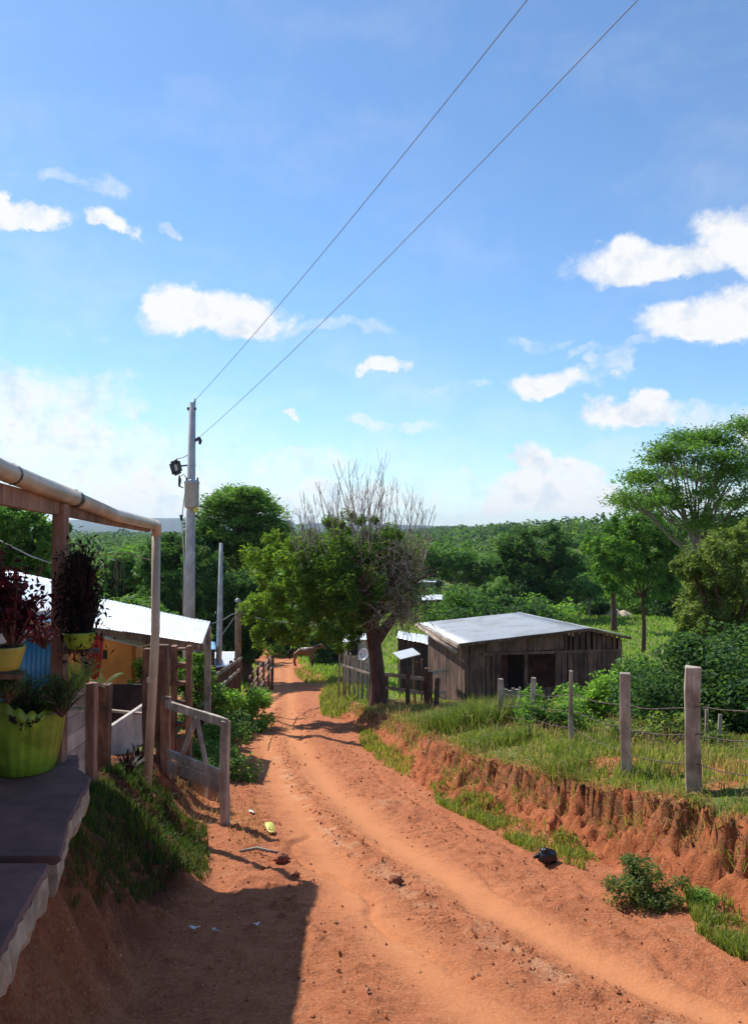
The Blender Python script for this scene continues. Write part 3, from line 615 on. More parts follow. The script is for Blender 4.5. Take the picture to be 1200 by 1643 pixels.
# leafy mango over the road
c0 = Vector(at_uv(606, 21.3)); print('mango base', c0)
mango = thing('mango_tree', 'leafy dark green tree with thick brown trunk on the bank by the road', 'tree', c0)
rs = random.Random(5); mb = MB(); tips = []
mb.tube([c0 + Vector((0, 0, -.3)), c0 + Vector((.02, 0, .5)), c0 + Vector((-.03, 0, 1.2)), c0 + Vector((-.12, 0, 1.9)), c0 + Vector((-.25, .1, 2.5))], [.27, .205, .185, .18, .15], 12, cap=False)
mb.tube([c0 + Vector((-.1, 0, 1.7)), c0 + Vector((.35, .1, 2.3)), c0 + Vector((.8, .2, 2.9))], [.17, .12, .08], 8, cap=False)
for k in range(9):
    a = math.pi * (.95 + rs.uniform(-.75, .75)) if k < 6 else rs.uniform(0, 6.28)
    grow(mb, c0 + Vector((-.2, .05, rs.uniform(1.9, 2.5))), Vector((math.cos(a), math.sin(a) * .8, rs.uniform(.15, .8))), rs.uniform(1.5, 2.1), .10, 1, 3, tips, rs, .7, .2, (3, 4))
mb.build('trunk', M['bark'], mango)
nr = np.random.default_rng(5)
# crown lobes measured in metres about the trunk
lob = [(-1.0, 0, 3.7, 1.35), (-2.1, .2, 3.2, 1.1), (-3.1, .1, 2.7, .85), (-2.7, -.5, 3.7, .8), (-3.6, .3, 3.1, .6), (-2.9, .3, 2.25, .6), (-1.6, -.6, 2.4, .85), (.1, .3, 3.9, .9), (.9, .4, 3.0, .5), (-.3, -.4, 4.5, .9),
       (-1.9, -.9, 3.9, .7), (.3, -.3, 2.9, .6), (-.3, .1, 4.1, .9), (-1.0, .3, 4.6, .8), (-2.6, .3, 4.3, .7), (-1.2, -1.0, 3.4, .8), (-.5, -1.1, 3.4, .7), (-2.4, -.7, 3.1, .7), (-1.3, -1.0, 2.6, .7), (-3.7, 0, 2.5, .45), (-3.3, -.2, 2.0, .4), (-1.5, .4, 4.5, .8), (-.5, .6, 2.6, .9), (-3.4, 0, 3.9, .5), (.7, .2, 3.7, .45), (-.9, -.8, 3.0, .8), (-2.0, 0, 2.1, .55), (-1.0, .2, 1.95, .55)]
CC = []
for (x, y, z, r_) in lob:
    x *= .88
    for k in range(int(16 * r_ * r_) + 4):
        o = nr.normal(size=3); o /= np.linalg.norm(o); o *= nr.uniform(.35, 1) ** .5 * r_; c = np.array([x, y, z]) + o * [1, 1, .85]
        q = nr.normal(size=(130, 3)); q /= np.linalg.norm(q, axis=1)[:, None]; CC.append(np.array(c0) + c + q * (nr.uniform(.1, 1, 130) ** .6 * nr.uniform(.10, .30))[:, None])
CC = np.concatenate(CC); left = np.clip(-(CC[:, 0] - c0.x) / 3.5, 0, 1)
leaf_cloud('crown', CC, .13, M['lf_mango'], mango, .4, .32, 6, nr.uniform(0, .75, len(CC)) + .3 * left, .5)

# bare dead tree with a tangle of vines beside it
d0 = at_uv(603, 23.6); dead = thing('dead_tree', 'bare dead tree with upright twigs and hanging dry vines behind the leafy tree', 'dead tree', d0)
b0 = Vector(d0); mb = MB(); rs = random.Random(9); tips = []
top = P(612, 850, 21.3)
mb.tube([b0 - Vector((0, 0, .2)), b0 + Vector((.02, -.6, 1.8)), P(608, 960, 22.4), P(612, 870, 21.3)], [.09, .07, .045, .035], 7, cap=False)
for i in range(120):
    u0 = rs.uniform(478, 690); v0 = rs.uniform(855, 900) + abs(u0 - 590) * .2; dd = 21.3 + rs.uniform(-1.1, 1.1); p0 = P(u0, v0, dd)
    hh = rs.uniform(.5, 1.0) * (1.7 - abs(u0 - 592) / 120)
    pts = [p0]; d = Vector(((u0 - 590) / 260 + rs.uniform(-.25, .25), rs.uniform(-.2, .2), 1)).normalized(); r0 = rs.uniform(.008, .016)
    for j in range(5): d = (d + Vector((rs.uniform(-.14, .14), rs.uniform(-.1, .1), .12))).normalized(); pts.append(pts[-1] + d * hh * .3)
    mb.tube(pts, [r0, r0 * .9, r0 * .75, r0 * .6, r0 * .5, .005], 4, cap=False)
    for j in (1, 2, 3, 4):
        for s_ in range(rs.randint(1, 2)):
            e = pts[j]; sd = Vector((rs.uniform(-1, 1), rs.uniform(-.6, .6), rs.uniform(.5, 1.4))).normalized(); l = hh * rs.uniform(.15, .42)
            q = [e, e + sd * l * .5, e + (sd + Vector((0, 0, .5))).normalized() * l]; mb.tube(q, [r0 * .55, r0 * .42, .004], 3, cap=False)
    if i % 5 == 0 and abs(p0.x - top.x) < .8: q_ = Vector((top.x, top.y, p0.z - abs(p0.x - top.x) * 1.1 - .6)); mb.tube([q_, q_.lerp(p0, .5) + Vector(((p0.x - top.x) * .15, 0, -.05)), p0], [.014, .013, .012], 4, cap=False)
mb.build('trunk', M['bark_dead'], dead)
mb = MB()
for i in range(620):
    u0 = rs.gauss(634, 34); v0 = rs.uniform(868, 1005) ; 
    if abs(u0 - 634) > 66 - abs(v0 - 930) * .25: continue
    p = P(u0, v0, 21.0 + rs.uniform(-1.0, .9)); l = rs.uniform(.25, .7); d = Vector((rs.uniform(-1, 1), rs.uniform(-.7, .7), rs.uniform(-1, .9))).normalized()
    k = Vector((rs.uniform(-.5, .5), rs.uniform(-.5, .5), -.4)); mb.tube([p, p + d * l * .5 + k * l * .15, p + d * l + k * l * .5], [.009, .008, .004], 3, cap=False)
mb.build('vine', M['bark_dead'], dead)
cc = []
for i in range(36):
    u0 = rs.gauss(635, 26); v0 = rs.uniform(880, 1010)
    if abs(u0 - 622) > 64: continue
    p = P(u0, v0, 21.0 + rs.uniform(-1, .9)); q = nr.normal(size=(30, 3)) * .18; cc.append(np.array(p) + q)
cc = np.concatenate(cc); leaf_cloud('dry_foliage', cc, .085, M['lf_dry'], dead, .1, .3, 10)
cc = []
for i in range(120):
    u0 = rs.uniform(500, 625) if i % 5 else rs.uniform(625, 680); v0 = rs.uniform(862 + abs(u0 - 590) * .25, 1000); p = P(u0, v0, 21.4 + rs.uniform(-1, .9)); cc.append(np.array(p) + nr.normal(size=(60, 3)) * .19)
leaf_cloud('crown', np.concatenate(cc), .09, M['lf_mango'], dead, .4, .4, 12)

# layered tree beyond the street pole
L0 = at_uv(384, 44); ly = thing('layered_tree', 'spreading tree with flat leafy layers beyond the concrete pole', 'tree', L0)
b0 = Vector(L0); mb = MB(); cc = []
mb.tube([b0 - Vector((0, 0, .3)), b0 + Vector((.1, 0, 4)), b0 + Vector((0, 0, 8)), P(390, 800, 44)], [.35, .28, .18, .06], 8, cap=False)
for (v, wl, wr, zz) in [(790, 22, 34, 0), (800, 40, 42, 0), (812, 52, 50, 0), (826, 58, 54, 0), (842, 60, 66, 0), (858, 62, 70, 0), (876, 66, 78, 0), (895, 70, 70, 0)]:
    for k in range(14):
        uu = 388 + (rs.uniform(-wl, wr)); dd = 44 + rs.uniform(-2, 2); e = P(uu, v + rs.uniform(-5, 8), dd)
        mb.tube([Vector((b0.x, b0.y, e.z - .7)), (Vector((b0.x, b0.y, e.z - .5)) + e) / 2, e], [.06, .045, .02], 4, cap=False)
        q = nr.normal(size=(260, 3)) * [.42, .42, .13]; q[:, 2] -= .25 * np.abs(q[:, 0]); cc.append(np.array(e) + q)
mb.build('trunk', M['bark'], ly); leaf_cloud('crown', np.concatenate(cc), .26, M['lf_mid'], ly, 1.0, .34, 14)

# tall open crowned tree at the right
R0 = at_uv(1128, 27.0); rt = thing('tall_tree', 'tall open crowned tree with thin grey limbs at the right edge', 'tree', R0)
b0 = Vector(R0); mb = MB(); cc = []
mb.tube([b0 - Vector((0, 0, .3)), b0 + Vector((-.1, 0, 2.5)), P(1118, 905, 27), P(1116, 860, 27)], [.26, .2, .15, .11], 8, cap=False)
hub = P(1116, 860, 27)
clus = [(1010, 800), (1022, 775), (1035, 795), (1050, 765), (1045, 745), (1065, 740), (1080, 760), (1095, 730), (1085, 712), (1105, 705), (1120, 715), (1135, 702), (1150, 712), (1160, 735), (1130, 745), (1110, 765), (1140, 770), (1165, 780),
        (1175, 750), (1185, 720), (1195, 690), (1180, 680), (1210, 700), (1205, 740), (1220, 770), (1200, 800), (1175, 815), (1150, 805), (1065, 790), (1085, 800), (1040, 820), (1215, 830), (1180, 845), (1240, 720), (1250, 780), (1240, 830), (1075, 725), (1030, 760), (1125, 790), (1060, 810), (1100, 820), (1135, 830), (1020, 800), (1160, 760), (1160, 860), (1125, 850)]
for i, (u, v) in enumerate(clus):
    dd = 27 + rs.uniform(-1.8, 1.8); e = P(u, v, dd); st_ = hub if i % 3 else P(1120, 900, 27)
    md = st_.lerp(e, .5) + Vector((rs.uniform(-.15, .15), rs.uniform(-.2, .2), -.12)); mb.tube([st_, st_.lerp(md, .5), md, md.lerp(e, .6) + Vector((0, 0, .06)), e], [.04, .034, .026, .018, .008], 5, cap=False)
    for k in range(3):
        e2 = e + Vector((rs.uniform(-.45, .45), rs.uniform(-.5, .5), rs.uniform(-.1, .28))); mb.tube([md.lerp(e, .5), e2], [.015, .005], 3, cap=False)
        q = nr.normal(size=(230, 3)) * [.27, .30, .11]; cc.append(np.array(e2) + q)
mb.build('trunk', M['bark_grey'], rt); leaf_cloud('crown', np.concatenate(cc), .13, M['lf_mid'], rt, .8, .42, 16)

# bushy olive tree mass, right edge
def blobtree(name, label, loc, spec, d, leafmat, leaf, dens, seed, bark='bark', depth=1.2, trunk_r=.14, asp=.4, cs=.3, group=None):
    """crown clumps set around measured centres (u, v, radius in px) at distance d"""
    root = thing(name, label, 'tree', loc, group); rs = random.Random(seed); nr = np.random.default_rng(seed); mb = MB(); cc = []; vv = []; b0 = Vector(loc)
    cu = sum(s[0] for s in spec) / len(spec); fork = Vector((b0.x, b0.y, b0.z)) .lerp(P(cu, sum(s[1] for s in spec) / len(spec), d), .55)
    mb.tube([b0 - Vector((0, 0, .25)), b0.lerp(fork, .5) + Vector((.05, 0, 0)), fork], [trunk_r * 1.3, trunk_r, trunk_r * .8], 8, cap=False)
    for (u, v, rp) in spec:
        r_ = rp / F * d; dd = d + rs.uniform(-.5, .5) * depth; c = P(u, v, dd)
        mb.tube([fork, fork.lerp(c, .5) + Vector((0, 0, -.1 * r_)), c], [trunk_r * .5, trunk_r * .33, trunk_r * .12], 5, cap=False)
        for k in range(max(6, int(dens * 16))):
            o = nr.normal(size=3); o /= np.linalg.norm(o); o *= nr.uniform(.1, 1) ** .45 * r_; o[1] *= depth
            q = nr.normal(size=(90, 3)); q /= np.linalg.norm(q, axis=1)[:, None]
            cc.append(np.array(c) + o + q * (nr.uniform(.1, 1, 90) ** .6 * r_ * cs * nr.uniform(.6, 1.4))[:, None]); vv.append(nr.uniform(0, .6, 90) + nr.uniform(0, .4))
    mb.build('trunk', M[bark], root); C = np.concatenate(cc); V_ = np.concatenate(vv); k = C[:, 2] > G(C[:, 0], C[:, 1], False) + .02
    leaf_cloud('crown', C[k], leaf, M[leafmat], root, .4, asp, seed, V_[k], .4); return root
blobtree('olive_tree', 'bushy olive green tree filling the right edge above the dark bush', at_uv(1175, 17.5),
         [(1180, 880, 42), (1140, 905, 40), (1200, 930, 50), (1120, 950, 40), (1160, 970, 50), (1210, 1000, 50), (1115, 1000, 34), (1150, 1030, 45), (1195, 1050, 45), (1105, 910, 24), (1230, 880, 50), (1240, 960, 60)], 17.5, 'lf_olive', .11, 1.9, 41, depth=1.6)
blobtree('leafy_tree', 'mid green tree with a leaning pale limb left of the olive tree', at_uv(1030, 40),
         [(1000, 850, 34), (1040, 845, 34), (970, 880, 34), (1010, 890, 40), (1060, 880, 36), (985, 925, 34), (1040, 930, 40), (1080, 920, 34), (1085, 865, 28)], 40, 'lf_mid', .22, 1.6, 42, 'bark', depth=1.5, trunk_r=.10)
blobtree('dark_tree', 'dark full tree with visible trunk in the wood behind the shed', at_uv(855, 62),
         [(830, 880, 30), (870, 875, 34), (900, 890, 30), (845, 915, 32), (885, 925, 34), (870, 945, 24), (815, 905, 22), (910, 915, 20)], 62, 'lf_dark', .34, 1.4, 43, depth=1.5, trunk_r=.3)
blobtree('lone_tree', 'slim trunked tree standing on the bright meadow', at_uv(983, 52),
         [(980, 900, 26), (965, 915, 20), (1000, 918, 22), (983, 930, 20)], 52, 'lf_mid', .28, 1.2, 44, depth=1.2, trunk_r=.18)
# the dark mass left of the road
blobtree('dark_thicket_tree', 'dense dark tree overhanging the left side of the road', at_uv(400, 37.5),
         [(330, 900, 30), (360, 930, 38), (395, 950, 36), (345, 965, 36), (385, 990, 36), (420, 985, 30), (410, 1020, 28), (375, 1025, 28), (435, 1010, 20), (320, 940, 30), (400, 1045, 20), (350, 1000, 30), (420, 955, 22)], 37.5, 'lf_dark', .20, 1.5, 45, depth=1.5, trunk_r=.25)
blobtree('shade_tree', 'dark tree behind the concrete utility pole', at_uv(300, 42),
         [(270, 890, 36), (310, 870, 34), (330, 905, 32), (260, 925, 36), (300, 935, 40), (330, 960, 30), (275, 965, 34), (345, 880, 24)], 42, 'lf_dark', .24, 1.5, 46, depth=1.4, trunk_r=.25)
blobtree('hedge_tree', 'large dark leafy tree behind the big white roof at left', at_uv(20, 27),
         [(-20, 850, 50), (20, 840, 40), (55, 855, 38), (0, 880, 45), (50, 890, 40), (85, 880, 26), (90, 850, 22), (20, 910, 30), (70, 920, 26), (-30, 900, 40)], 27, 'lf_mid', .17, 1.6, 48, depth=1.4, trunk_r=.2)
# hillside trees: a few kinds, then copies
protos = []
for i, (lm, H, tr_h, sp, lf) in enumerate([('lf_mid', 8, .28, .72, .42), ('lf_dark', 7.5, .22, .8, .42), ('lf_light', 6.5, .25, .75, .40), ('lf_mid', 10, .35, .7, .45)]):
    t = tree('wood_tree', 'leafy tree of the wood on the slope beyond the meadow', 'tree', (0, 0, 0), H, lm, 'bark_grey', 200 + i, tr_h, .18, sp, .25, 2, 85, 1.15, lf, .75, 'trees of the wood beyond the meadow', nchild=(4, 6), asp=.55)
    protos.append(t)
used = [False] * 4
def plant(u, d, k, s, lb, gp, jz=0.0):
    x, y, z = at_uv(u, d); z -= .1; lb = KIND[k] + ' ' + lb; gp = KIND[k] + ' ' + gp
    if not used[k]:
        t = protos[k]; used[k] = True; t.location = (x, y, z); t.scale = (s, s, s); t['label'] = lb; t['group'] = gp; t.rotation_euler.z = u * .37
    else: t = copy_tree(protos[k], (x, y, z), u * .37, s, lb, gp)
rs = random.Random(77)
KIND = ['broad mid green', 'low dark green', 'small light green', 'tall mid green']
GR = ('tree in the wood on the right slope beyond the shed', 'trees of the wood beyond the shed')
for (v0, dmin, dmax, n_, ulo, uhi) in [(0, 60, 74, 20, 655, 950), (0, 76, 95, 24, 640, 1180), (0, 100, 130, 28, 620, 1180), (0, 135, 180, 30, 600, 1200)]:
    for i in range(n_):
        u = ulo + (uhi - ulo) * (i + rs.uniform(.1, .9)) / n_; d = rs.uniform(dmin, dmax)
        if d < 75 and 700 < u < 960 and rs.random() < .25: continue
        s = rs.uniform(.66, .98) * (.95 if d < 90 else .74)
        if d < 75: s *= .62
        plant(u, d, rs.randrange(4), s, *GR)
GL_ = ('tree on the left slope beyond the white roofs', 'trees of the left slope')
for (dmin, dmax, n_, ulo, uhi) in [(34, 44, 7, 60, 290), (48, 64, 12, 0, 330), (70, 100, 16, -20, 520), (110, 160, 22, -20, 560)]:
    for i in range(n_):
        u = ulo + (uhi - ulo) * (i + rs.uniform(.1, .9)) / n_; d = rs.uniform(dmin, dmax)
        s = rs.uniform(.75, 1.05) * (1.12 if d > 45 else .68)
        plant(u, d, rs.randrange(4), s, *GL_)
GM = ('tree beyond the end of the dirt road', 'trees beyond the end of the road')
for (dmin, dmax, n_, ulo, uhi) in [(80, 92, 6, 440, 620), (95, 110, 8, 420, 640)]:
    for i in range(n_):
        plant(ulo + (uhi - ulo) * (i + rs.uniform(.1, .9)) / n_, rs.uniform(dmin, dmax), rs.randrange(4), rs.uniform(.6, .85), *GM)
# the far-off forest reads as one mass
r = np.random.default_rng(91); cc = []; vv = []
for i in range(900):
    d = 180 * (9.0 ** r.uniform(0, 1)); u = r.uniform(-60, 1260); q = P(u, 850, d); z = Gz(q.x, q.y); hh = r.uniform(5, 9) + (4 if r.random() < .05 else 0) + (d / 1600) * 3
    k = int(130); o = r.normal(size=(k, 3)); o /= np.linalg.norm(o, axis=1)[:, None]; o *= (r.uniform(.2, 1, k) ** .4)[:, None] * np.array([r.uniform(3, 5.5) * (1 + d / 700), 5, hh * .36])
    cc.append(np.array([q.x, q.y, z + hh * .62]) + o); vv.append(np.full(k, r.uniform(0, .5)) + r.uniform(0, .5, k))
C = np.concatenate(cc); ob = leaf_cloud('distant_forest', C, 1.0 + .0016 * C[:, 1], M['lf_dark'], None, .5, .7, 92, np.concatenate(vv)); tag(ob, 'far off forest forming the dark green skyline', 'forest', kind='stuff')
# blue mountains on the skyline
def hills(name, d0, d1, z0, amp, seed, n=260, rows=14):
    xs = np.linspace(-.72, .72, n); V = []
    for j in range(rows):
        t = j / (rows - 1); y = d0 + (d1 - d0) * t; k = math.sin(math.pi * min(1, t * 1.0)) ** .8
        for xx in xs: V.append((xx * y, y, z0 + amp * k * float(.25 + 1.0 * fbm(np.array([xx * 6]), np.array([t * 2]), seed, 4)[0] * (1.25 if xx < -.1 else .75))))
    i = np.arange(rows * n).reshape(rows, n); q = np.stack([i[:-1, :-1], i[:-1, 1:], i[1:, 1:], i[1:, :-1]], -1).reshape(-1, 4)
    m, T = mat(name + '_forested'); p_ = T.n('ShaderNodeNewGeometry').outputs['Position']
    pbr(T, T.ramp(T.noise(p_, .012, 6, .7), [(.3, (.015, .035, .03)), (.7, (.03, .06, .045))]), .9)
    return tag(np_mesh(name, V, q, m, None, smooth=True), kind='structure')
hills('hills', 3300, 4700, -20, 66, 3)

# ------------------------------------------------------------------ buildings
def corr(name, A, B, C_, D, mat_, parent, pitch=.076, amp=.009, rows=6, sag=.0, thick=.006, jit=.0):
    """corrugated sheet roof: A-B is the eave, D-C the ridge side; waves run from eave to ridge"""
    A, B, C_, D = map(lambda q: np.array(q, float), (A, B, C_, D)); wd = np.linalg.norm(B - A); n = max(8, int(wd / pitch * 4)); V = []
    nr_ = np.cross(B - A, D - A); nr_ /= np.linalg.norm(nr_); nr_ = nr_ if nr_[2] > 0 or abs(nr_[2]) < .2 else -nr_; r_ = np.random.default_rng(int(wd * 100))
    bump_ = r_.uniform(-1, 1, (rows + 1, 8))
    for j in range(rows + 1):
        t = j / rows
        for i in range(n + 1):
            s = i / n; p = (A * (1 - s) + B * s) * (1 - t) + (D * (1 - s) + C_ * s) * t
            ov = jit * (int(s * wd / .8) % 2 - .5) * .8 + jit * float(np.interp(s * 7, range(8), bump_[j]))
            V.append(p + nr_ * (amp * math.sin(s * wd / pitch * 2 * math.pi) + ov))
    i = np.arange((rows + 1) * (n + 1)).reshape(rows + 1, n + 1); q = np.stack([i[:-1, :-1], i[:-1, 1:], i[1:, 1:], i[1:, :-1]], -1).reshape(-1, 4)
    ob = np_mesh(name, V, q, mat_, parent, None, smooth=True); sd = ob.modifiers.new('thickness', 'SOLIDIFY'); sd.thickness = thick; return ob

def planks(mb, p0, p1, z0, z1, w=.16, gap=.012, th=.022, jit=.02, miss=0.0, rs=random, lean=0.0):
    """row of upright boards from p0 to p1; z0, z1 give bottom and top as functions of t"""
    p0 = Vector(p0[:2]); p1 = Vector(p1[:2]); L = (p1 - p0).length; d = (p1 - p0) / L; nn = Vector((-d.y, d.x)); x = 0
    while x < L - .03:
        ww = min(w * rs.uniform(.75, 1.25), L - x); t = (x + ww / 2) / L; g = gap * rs.uniform(.2, 2.4)
        if rs.random() > miss:
            c = p0 + d * (x + ww / 2) + nn * rs.uniform(-.006, .006); a = z0(t) + rs.uniform(-jit, jit) * .5; b = z1(t) + rs.uniform(-jit, jit)
            l = rs.uniform(-lean, lean); mb.beam((c.x - d.x * l, c.y - d.y * l, a), (c.x + d.x * l, c.y + d.y * l, b), max(.02, ww - g), th, up=(nn.x, nn.y, 0), chip=.003)
        x += ww
# --- shed on the right
A = Vector(P(735, 1033, 24)); B = Vector(P(1015, 1022, 25.5)); Cc = Vector(P(670, 1000, 29.3)); Ap = Vector(P(945, 1008, 25.1)); Bk = Vector(P(830, 983, 29.8)); Rb = B + (Bk - Ap) * 1.0
Z0 = Gz(3, 25) - .25
shed = thing('shed', 'low wooden plank shed with grey zinc roof and dark open porch', 'shed', (A.x, A.y, Z0))
corr('roof', A, Cc, Bk, Ap, M['zinc'], shed, jit=.006, rows=8); o = corr('roof', Ap + Vector((.0, 0, .012)), Bk + Vector((0, 0, .012)), Rb, B, M['zinc'], shed, jit=.006)
rs = random.Random(3)
dx = (B - A).normalized(); dx.z = 0; dx.normalize(); dy = (Cc - A); dy.z = 0; dy.normalize()
F0 = A + dx * .30 + dy * .30; F1 = A + dx * ((B - A).length - .25) + dy * .30     # front wall line, under the gable
def rz(q):  # roof underside height at plan point
    s = (Vector((q.x, q.y, 0)) - Vector((A.x, A.y, 0))).dot(dx); sa = (Ap - A).dot(dx); sb = (B - A).dot(dx)
    z = A.z + (Ap.z - A.z) * s / sa if s < sa else Ap.z + (B.z - Ap.z) * (s - sa) / (sb - sa)
    return z - .05
LF = (F1 - F0).length
def fp(x, off=0.0): q = F0 + dx * x + dy * off; return q
op0, op1 = 1.05, 3.0   # porch opening along the front
mb = MB()
planks(mb, fp(0), fp(op0), lambda t: Z0, lambda t: rz(fp(t * op0)) - .02, .17, .02, rs=rs, lean=.02)
mb.build('front_wall', M['wood_shed'], shed); mb = MB(); planks(mb, fp(op1), fp(LF), lambda t: Z0 + .35, lambda t: A.z - .42, .18, .02, rs=rs)
mb.build('front_wall', M['wood_shed'], shed)
mb = MB(); planks(mb, fp(.75), fp(op1 + .3), lambda t: A.z - .34, lambda t: rz(fp(.75 + t * (op1 - .45))) - .01, .30, .006, rs=rs)
planks(mb, fp(op1 + .3), fp(LF), lambda t: A.z - .44, lambda t: rz(fp(op1 + .3 + t * (LF - op1 - .3))) - .03, .20, .05, rs=rs)
mb.beam(fp(.5, -.03) + Vector((0, 0, A.z - .38 - F0.z)), fp(LF, -.03) + Vector((0, 0, A.z - .44 - F0.z)), .05, .09)
mb.build('gable_boards', M['wood_shed'], shed)
S1 = F0 + dy * 4.7
mb = MB(); planks(mb, F0, S1, lambda t: Z0, lambda t: A.z - .06, .17, .02, rs=rs, lean=.02); mb.build('side_wall', M['wood_shed'], shed)
E1 = F1 + dy * 4.4
mb = MB(); planks(mb, F1, E1, lambda t: Z0, lambda t: B.z - .1, .2, .01, rs=rs); planks(mb, S1, E1, lambda t: Z0, lambda t: rz(S1.lerp(E1, t)) - .1, .2, .01, rs=rs); mb.build('back_wall', M['wood_shed'], shed)
mb = MB(); planks(mb, fp(.1, 1.3), fp(op1 + 1.2, 1.3), lambda t: Z0, lambda t: A.z - .1, .2, .012, rs=rs); mb.build('porch_wall', M['pink_wall'], shed)
mb = MB(); mb.box((fp(2.0, 1.27).x, fp(2, 1.27).y, Z0 + .85), (.7, .03, 1.5)); mb.build('door', M['wood_dark'], shed)
mb = MB()
for s_ in range(3):
    z = Z0 + .42 + s_ * .13; mb.beam(Vector((*fp(op1 - .75)[:2], z)), Vector((*fp(LF)[:2], z - .01)), .025, .12, chip=.004)
mb.build('lower_boards', M['wood_shed'], shed)
for x in (op0, 1.95, op1):
    mb = MB(); q = fp(x, -.05); mb.beam((q.x, q.y, Z0 - .1), (q.x + .03, q.y, A.z - .33), .10, .10, up=(0, 1, 0), chip=.008, seg=3); mb.build('post', M['wood_shed'], shed)
mb = MB(); nl = Cc - A; mb.beam(A + Vector((-.02, -.25, -.05)), Cc + Vector((0, .1, -.05)), .07, .10); mb.build('eave_beam', M['wood_pale'], shed)
for t in (.0, .33, .66, 1.0):
    mb = MB(); q0 = A.lerp(Cc, t); q1 = Ap.lerp(Bk, t); mb.beam(q0 + Vector((.05, .06, -.05)), q1 + Vector((0, .06, -.05)), .06, .07)
    mb.beam(q1 + Vector((0, .06, -.055)), B.lerp(Rb, t) + Vector((-.05, .06, -.055)), .06, .07); mb.build('rafter', M['wood_shed'], shed)
# long pole leaning under the left eave
mb = MB(); mb.tube([P(668, 1003, 26.5), P(700, 1026, 24.3), P(731, 1046, 23.3)], [.05, .055, .06], 8); o = mb.build('roof_pole', M['wood_pale'], shed)

# --- neighbour porch with white roof (left)
SW = Vector(P(150, 1006, 14.5)); SE = Vector(P(325, 1033, 13.0)); NE = Vector(P(338, 998, 15.7)); NW = Vector(P(163, 960, 18.0))
gz = Gz(-4, 14)
ph = thing('porch_house', 'orange walled house with white zinc porch roof on timber posts', 'house', (SE.x, SE.y, gz))
corr('roof', SW, SE, NE, NW, M['zinc_white'], ph, pitch=.09, amp=.0035, rows=7, jit=.012)
mb = MB(); mb.beam(SW + Vector((0, .08, -.07)), SE + Vector((0, .08, -.07)), .05, .13, chip=.004, seg=5); mb.build('eave_beam', M['wood_red'], ph)
mb = MB(); mb.beam(SE + Vector((-.06, .03, -.09)), NE + Vector((-.06, 0, -.09)), .05, .13, chip=.004, seg=4); mb.build('side_beam', M['wood_grey'], ph)
for t in (.2, .5, .8):
    mb = MB(); mb.beam(SW.lerp(SE, t) + Vector((0, .1, -.12)), NW.lerp(NE, t) + Vector((0, -.1, -.12)), .05, .10); mb.build('rafter', M['wood_brown'], ph)
# lower second sheet under the eave
a = P(155, 1014, 15.2); b = P(243, 1034, 14.6); mb = MB(); mb.beam(a, b, .55, .02, chip=.004, seg=4); mb.build('lower_roof', M['zinc_white'], ph)
def zpost(nm, u, v0, v1, d, w, mt, par, label=None, d2=None):
    p = P(u, v0, d); q = P(u, v1, d); mb = MB(); zb = min(q.z, Gz(p.x, p.y) - .1) if par is not None else q.z
    mb.beam((p.x, p.y, zb), (p.x, p.y, p.z), w, w, up=(0, 1, 0), chip=.006, seg=3); o = mb.build(nm, M[mt], par); return o
zpost('post', 262, 1036, 1235, 12.6, .15, 'wood_brown', ph)
zpost('post', 334, 1005, 1130, 15.3, .11, 'wood_grey', ph)
# pierced block pillar
mb = MB()
p0 = P(290, 1036, 12.9); w_ = .26; zt = p0.z; zb = Gz(p0.x, p0.y) - .1
mb.beam((p0.x - .10, p0.y, zb), (p0.x - .10, p0.y, zt), .08, .16, up=(0, 1, 0), chip=.006, seg=4); mb.beam((p0.x + .14, p0.y, zb), (p0.x + .14, p0.y, zt), .08, .16, up=(0, 1, 0), chip=.006, seg=4)
z = zt - .02
for hh in (.06, .14, .12, .22, .10): mb.box((p0.x + .02, p0.y + .01, z - hh / 2), (.18, .12, hh * .5)); z -= hh + .16
mb.box((p0.x + .02, p0.y + .01, (z + zb) / 2), (.18, .12, max(.1, z - zb)))
mb.build('pillar', M['wood_red'], ph)
# orange house wall
q0 = P(140, 1020, 16.6); q1 = P(214, 1020, 16.2); zb = Gz(q1.x, q1.y) - .2
mb = MB(); mb.beam(Vector((q0.x - 2.5, q0.y + .3, (zb + q0.z + .1) / 2)), Vector((q1.x, q1.y, (zb + q0.z + .1) / 2)), .12, q0.z + .1 - zb); mb.build('wall', M['orange_wall'], ph)
wn = MB(); q = P(166, 1050, 16.25); wn.box((q.x, q.y, q.z), (.16, .04, .17)); wn.build('window', M['dark_void'], ph)
mb = MB(); mb.beam(Vector((q1.x, q1.y, (zb + q0.z) / 2)), Vector((q1.x - .6, q1.y + 2.6, (zb + q0.z) / 2)), .12, q0.z - zb); mb.build('side_wall', M['orange_wall'], ph)

# --- big white roof at far left
W1 = Vector(P(-60, 985, 9.4)); W2 = Vector(P(95, 1000, 10.8)); W3 = Vector(P(95, 933, 14.6)); W4 = Vector(P(-60, 898, 13.5))
gh = thing('white_roof_house', 'low house under a big sunlit white zinc roof at the left edge', 'house', (W2.x, W2.y, Gz(W2.x, W2.y)))
corr('roof', W1, W2, W3, W4, M['zinc_white'], gh, pitch=.1, amp=.004, jit=.008)
mb = MB(); zb = Gz(W2.x, W2.y) - .2; mb.beam(Vector((W1.x, W1.y + .4, (zb + W1.z - .1) / 2)), Vector((W2.x - .2, W2.y + .4, (zb + W1.z - .1) / 2)), .1, W1.z - .12 - zb); mb.build('wall', M['white_wall'], gh)
mb = MB(); mb.beam(Vector((W2.x - .25, W2.y + .5, (zb + W2.z) / 2 - .1)), Vector((W3.x - .25, W3.y - .3, (zb + W2.z) / 2 - .1)), .1, W2.z - .15 - zb); mb.build('side_wall', M['white_wall'], gh)

